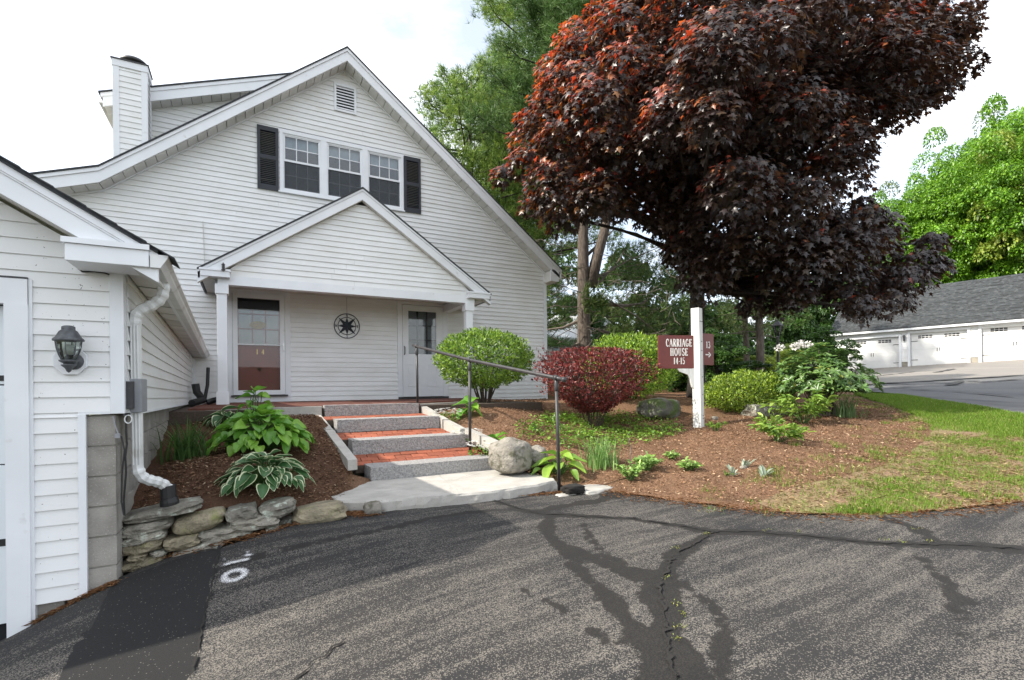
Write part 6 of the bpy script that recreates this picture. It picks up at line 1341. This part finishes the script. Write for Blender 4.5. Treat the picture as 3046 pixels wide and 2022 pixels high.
for lab, vx, D, h, rx, kd in (('dark evergreen shrub filling the gap right behind the sign', 1650, 15.5, 1.9, 1.2, 'dark'), ('second dark shrub behind the sign beside the pale trunks', 1600, 17, 2.2, 1.3, 'dark'), ('low dark spreading shrub behind the yellow-green azalea', 1760, 12.8, .85, 1.2, 'dark'), ('sunlit yellow-green shrub under the pale tree trunks', 1745, 25, 1.5, 1.5, 'yellow'), ('sunlit olive shrub beyond the lamp post', 1830, 27, 2.2, 1.6, 'yellow'), ('flat-topped clipped hedge shrub beside the lamp post', 1815, 23, 1.8, .9, 'yellow'), ('dark bush at the near corner of the far garage', 1905, 33, 3.0, 2.0, 'dark'), ('green bush between the lamp post and the far garage', 1870, 26, 1.6, 1.4, 'bright')):
    btree('shrub', lab, 'bush', vx, D, h, rx, kd, 0, vx*.7, None, crown_low=.62)
for lab, vx, D, rr in (('slender pale trunked tree left of the black lamp post', 1722, 21, .13), ('thicker pale trunked tree beside the black lamp post', 1754, 20, .17)):
    p = hitD(Hb, vx, D); t = thing('bare_trunk_tree', lab, 'tree', p); MB().tube([p+nn((0,0,-.1)), p+nn((.02,0,1.5)), p+nn((0,.05,3.2)), p+nn((.1,0,6))], [rr,rr*.88,rr*.8,rr*.5], 10).build('trunk', M['bark'], t, smooth=True)
    P_ = nn([p+nn((RNG.normal(0,.9), RNG.normal(0,.9), RNG.uniform(2.2, 6.2))) for _ in range(700)]); v, f, c = needles(P_, RNG.normal(0, .4, (700, 3))+nn((0,0,.3)), 8, .25, .02, [(.12,.17,.05),(.17,.2,.07)]); O('foliage', v, f, M['needle'], t, cols=c)
    m = MB()
    for k in range(22): a = k*2.4; o_ = p+nn((0,0,2+k*.18)); m.tube([o_, o_+nn((math.cos(a)*.6, math.sin(a)*.6, .05)), o_+nn((math.cos(a)*1.2, math.sin(a)*1.2, -.05))], [.03,.02,.008], 5)
    m.build('branches', M['twig'], t)

# ================================================================== LAMP POST
p = hitD(Hb, 1795, 17.5); lp = thing('lamp_post', 'slim black lamp post with glass lantern beside the rhododendron', 'lamp post', p)
zt_ = VD(1795, 738, 17.5)[2]; zl = VD(1795, 775, 17.5)[2]
MB().lathe((p[0], p[1], p[2]-.05), [(.10,0),(.10,.12),(.06,.2),(.045,.3),(.042,zl-p[2]-.05),(.055,zl-p[2]),(.06,zl-p[2]+.05)], 12).build('pole', M['black'], lp, smooth=True)
MB().lathe((p[0], p[1], zl), [(.07,0),(.16,.36)], 6).build('lantern_glass', M['lampglass'], lp)
for k in range(6): a = k*math.pi/3; MB().tube([(p[0]+.07*math.cos(a), p[1]+.07*math.sin(a), zl), (p[0]+.162*math.cos(a), p[1]+.162*math.sin(a), zl+.36)], .011, 5).build('lantern_bar', M['black'], lp)
MB().lathe((p[0], p[1], zl+.36), [(.19,0),(.18,.02),(.08,.14),(.03,.17),(.02,.22),(.004,.24)], 6).build('lantern_roof', M['black'], lp)

# ================================================================== FAR GARAGE
a_, b_ = nn((*GL, 0)), nn((*GR, 0)); u = unit(b_-a_); Lg = np.linalg.norm(b_-a_); nf = nn((-u[1], u[0], 0)); nf = nf if nf@nn((*-fwd, 0)) > 0 else -nf; zv = nn((0,0,1))
fg = thing('far_garage', 'long white garage with charcoal shingle roof and three carriage-style doors uphill', 'garage', (*((GL[0]+GR[0])/2, (GL[1]+GR[1])/2), .9))
def along(sx):
    r = ray(sx, 1050); A = np.array([[u[0], -r[0]], [u[1], -r[1]]]); return np.linalg.solve(A, -a_[:2])[0]
def gb(s0, s1, d0, d1, z0, z1, nm, mat, par=fg, **k):
    """box along the wall: s along, d outwards"""
    m = MB(); m.obox(a_+u*(s0+s1)/2+nf*(d0+d1)/2+zv*(z0+z1)/2, u, nf, zv, (s1-s0)/2, (d1-d0)/2, (z1-z0)/2); return m.build(nm, M[mat], par, **k)
ZE = 3.45
fl_z = lambda s: Hb(*(a_+u*s+nf*.4)[:2])+.05
S_ = dict(l=along(2484), d1a=along(2515), d1b=along(2676), d2a=along(2706), d2b=along(2880), d3a=along(2918), end=along(2918)+(along(2880)-along(2706))+.9)
d3b = S_['d3a']+(S_['d2b']-S_['d2a'])
gb(S_['l'], S_['end'], -.12, -.02, ZE-.25, ZE, 'wall_head', 'vinyl')
for s0, s1 in ((S_['l'], S_['d1a']), (S_['d1b'], S_['d2a']), (S_['d2b'], S_['d3a']), (d3b, S_['end'])):
    zf = fl_z((s0+s1)/2); gb(s0, s1, -.14, -.03, zf-.5, zf+.38, 'foundation', 'concrete'); z = zf+.38
    while z < ZE-.2:
        m = MB(); q0 = a_+u*s0; q1 = a_+u*s1; zt3 = min(z+.115, ZE-.2)
        m.add([q0+nf*.012+zv*z, q1+nf*.012+zv*z, q1-nf*.01+zv*zt3, q0-nf*.01+zv*zt3, q0-nf*.06+zv*z, q1-nf*.06+zv*z, q1-nf*.06+zv*zt3, q0-nf*.06+zv*zt3], [(0,1,2,3),(7,6,5,4),(0,4,5,1),(1,5,6,2),(2,6,7,3),(3,7,4,0)]); m.build('clapboard', M['vinyl'], fg); z = zt3
for s0, s1 in ((S_['d1a'], S_['d1b']), (S_['d2a'], S_['d2b']), (S_['d3a'], d3b)):
    zf = fl_z((s0+s1)/2)-.02; ht_ = 2.12; w2 = s1-s0
    gb(s0-.10, s0+.03, -.1, .05, zf-.1, zf+ht_+.03, 'door_trim', 'trim'); gb(s1-.03, s1+.10, -.1, .05, zf-.1, zf+ht_+.03, 'door_trim', 'trim'); gb(s0-.10, s1+.10, -.1, .055, zf+ht_+.03, zf+ht_+.17, 'door_trim', 'trim')
    dr_ = gb(s0+.03, s1-.03, -.2, -.16, zf-.05, zf+ht_+.03, 'garage_door', 'whitedoor')
    for k in range(4): gb(s0+.05, s1-.05, -.16, -.15, zf+.03+k*.53, zf+.03+k*.53+.50, 'panel', 'whitedoor', dr_, bevel=.02)
    for c_ in (.27, .73):
        for k in range(4):
            for r_ in range(2): x = s0+w2*c_+(k-1.5)*.185; gb(x-.075, x+.075, -.15, -.14, zf+1.80+r_*.11, zf+1.80+r_*.11+.075, 'window_light', 'dark', dr_)
    for s_ in (-1, 1): x = s0+w2/2+s_*.06; gb(x-.012, x+.012, -.15, -.12, zf+.92, zf+1.16, 'pull_handle', 'black', dr_)
    for x0, x1 in ((s0+.05, s0+.38), (s1-.38, s1-.05)):
        for zz in (zf+.42, zf+1.62): gb(x0, x1, -.15, -.135, zz, zz+.03, 'strap_hinge', 'black', dr_)
gb(S_['l']-.02, S_['end'], -6.6, -6.5, -.5, ZE, 'back_wall', 'vinyl'); 
gb(S_['l'], S_['l']+.1, -6.5, -.12, -.5, ZE, 'side_wall', 'vinyl'); gb(S_['end']-.1, S_['end'], -6.5, -.12, -.5, ZE, 'side_wall', 'vinyl')
gb(S_['d1a'], S_['end'], -.4, -.3, -.2, ZE, 'door_backing', 'dark')
gb(S_['l']-.28, S_['end']+.3, .30, .34, ZE-.02, ZE+.16, 'fascia', 'trim'); gb(S_['l']-.28, S_['end']+.3, -.02, .30, ZE, ZE+.02, 'soffit', 'soffit')
# shingle courses, tilted up to the ridge
RU = 2.75; RD = 3.3; sl_ = unit(-nf*RD+zv*RU); ln_ = math.hypot(RD+.36, RU*(RD+.36)/RD); rn = unit(np.cross(u, sl_)); rn = rn if rn[2] > 0 else -rn
o0 = a_+nf*.36+zv*(ZE+.13); s0, s1 = S_['l']-.3, S_['end']+.3
rf = MB(); rf.obox(o0+u*(s0+s1)/2+sl_*ln_/2-rn*.05, u, sl_, rn, (s1-s0)/2, ln_/2, .04); rf = rf.build('roof', M['farshingle'], fg)
nc = 30; xs0 = 0; shv, shf = [], []
for r_ in range(nc):
    q0 = ln_*r_/nc; x = s0-RNG.random()*.3; m = MB()
    while x < s1:
        wv = RNG.uniform(.18, .42); xa, xb = max(x, s0), min(x+wv, s1); hh = RNG.choice([.006, .022]); x += wv
        if xb-xa < .03: continue
        m.obox(o0+u*(xa+xb)/2+sl_*(q0+ln_/nc*.52)+rn*hh, u, unit(sl_+rn*-.04), rn, (xb-xa)/2, ln_/nc*.54, .012)
    rcol = m.build('shingle_course', M['farshingle'], rf, kind='stuff')
rb_ = MB(); sl2 = unit(nf*RD*-1-zv*RU); o1 = o0+sl_*ln_; rb_.obox(o1+u*(s0+s1)/2+sl2*ln_/2, u, sl2, unit(np.cross(u, sl2)), (s1-s0)/2, ln_/2, .04); rb_.build('rear_roof', M['farshingle'], fg)
g = MB(); g.add([a_+u*S_['l']+nf*-.02+zv*ZE, a_+u*S_['l']-nf*6.5+zv*ZE, a_+u*S_['l']-nf*3.3+zv*(ZE+RU)], [(0,1,2)]); g.build('gable_wall', M['vinyl'], fg)
xl_ = (S_['d1b']+S_['d2a'])/2; q = a_+u*xl_+nf*.1; zf = fl_z(xl_)+1.75
fl = thing('garage_lantern', 'small dark wall lantern between two doors of the far garage', 'wall lamp', q+zv*zf)
MB().lathe(q+zv*zf, [(.03,0),(.05,.08),(.08,.26),(.10,.27),(.05,.34),(.01,.38)], 8).build('lantern_body', M['pewter'], fl)
m = MB(); m.obox(q+zv*(zf+.1)-nf*.05, u, nf, zv, .05, .05, .12); m.build('back_plate', M['pewter'], fl)

# ================================================================== NEIGHBOUR HOUSE (through the branches)
nb0 = VD(1190, 885, 30); nb1 = VD(1430, 885, 32); un = unit((nb1-nb0)*nn((1,1,0))); nn_ = nn((un[1], -un[0], 0)); Ln = np.linalg.norm((nb1-nb0)[:2]); zg = -.3
nh = thing('neighbour_house', 'white house glimpsed through the pine branches behind the near house', 'house', (*((nb0+nb1)/2)[:2], zg))
def nbx(s0, s1, d0, d1, z0, z1, nm, mat, par=nh): m = MB(); m.obox(nb0*nn((1,1,0))+un*(s0+s1)/2+nn_*(d0+d1)/2+zv*(z0+z1)/2, un, nn_, zv, (s1-s0)/2, (d1-d0)/2, (z1-z0)/2); return m.build(nm, M[mat], par)
nbx(0, Ln, -5, 0, zg-1, 3.0, 'wall', 'vinyl'); nbx(0, Ln, -.0, .03, 1.0, 1.12, 'trim_band', 'trim')
for i in range(3):
    s = .9+i*1.9; wv = nbx(s-.55, s+.55, .0, .06, 1.35, 2.7, 'window', 'trim'); nbx(s-.46, s-.03, .06, .07, 1.42, 2.62, 'pane', 'glass', wv); nbx(s+.03, s+.46, .06, .07, 1.42, 2.62, 'pane', 'glass', wv)
nbx(-.1, Ln+.1, .0, 1.6, .55, .7, 'deck', 'trim'); nbx(-.1, Ln+.1, 1.55, 1.62, 1.42, 1.5, 'deck_rail', 'trim')
for i in range(26): nbx(i*Ln/26, i*Ln/26+.05, 1.57, 1.61, .7, 1.42, 'baluster', 'trim')
for i in range(4): nbx(i*Ln/3.2, i*Ln/3.2+.14, 1.5, 1.64, zg-1, 1.6, 'deck_post', 'trim')
m = MB(); q = nb0*nn((1,1,0)); m.add([q-un*.3+nn_*.4+zv*2.9, q+un*(Ln+.3)+nn_*.4+zv*2.9, q+un*(Ln+.3)-nn_*2.5+zv*4.7, q-un*.3-nn_*2.5+zv*4.7, q-un*.3+nn_*.4+zv*3.02, q+un*(Ln+.3)+nn_*.4+zv*3.02, q+un*(Ln+.3)-nn_*2.5+zv*4.82, q-un*.3-nn_*2.5+zv*4.82], [(3,2,1,0),(4,5,6,7),(0,1,5,4),(1,2,6,5),(2,3,7,6),(3,0,4,7)]); m.build('roof', M['trim'], nh)
# drain pipes and hose bits in the corner by the porch
dpn = thing('drain_pipe', 'black corrugated drain pipes in the corner between garage and porch', 'pipe', (-.7, 10.3, -.24))
MB().tube([(-.62,10.6,.42),(-.63,10.55,.1),(-.68,10.5,-.2)], .03, 8).build('upright', M['cable'], dpn); MB().tube([(-.78,10.1,.12),(-.76,10.1,-.02),(-.66,10.0,-.16),(-.80,9.7,-.2)], .06, 8).build('elbow', M['cable'], dpn)
MB().tube([(-.6,9.9,-.2),(-.45,9.95,-.15),(-.38,9.8,-.2)], .05, 8).build('spout', M['cable'], dpn)
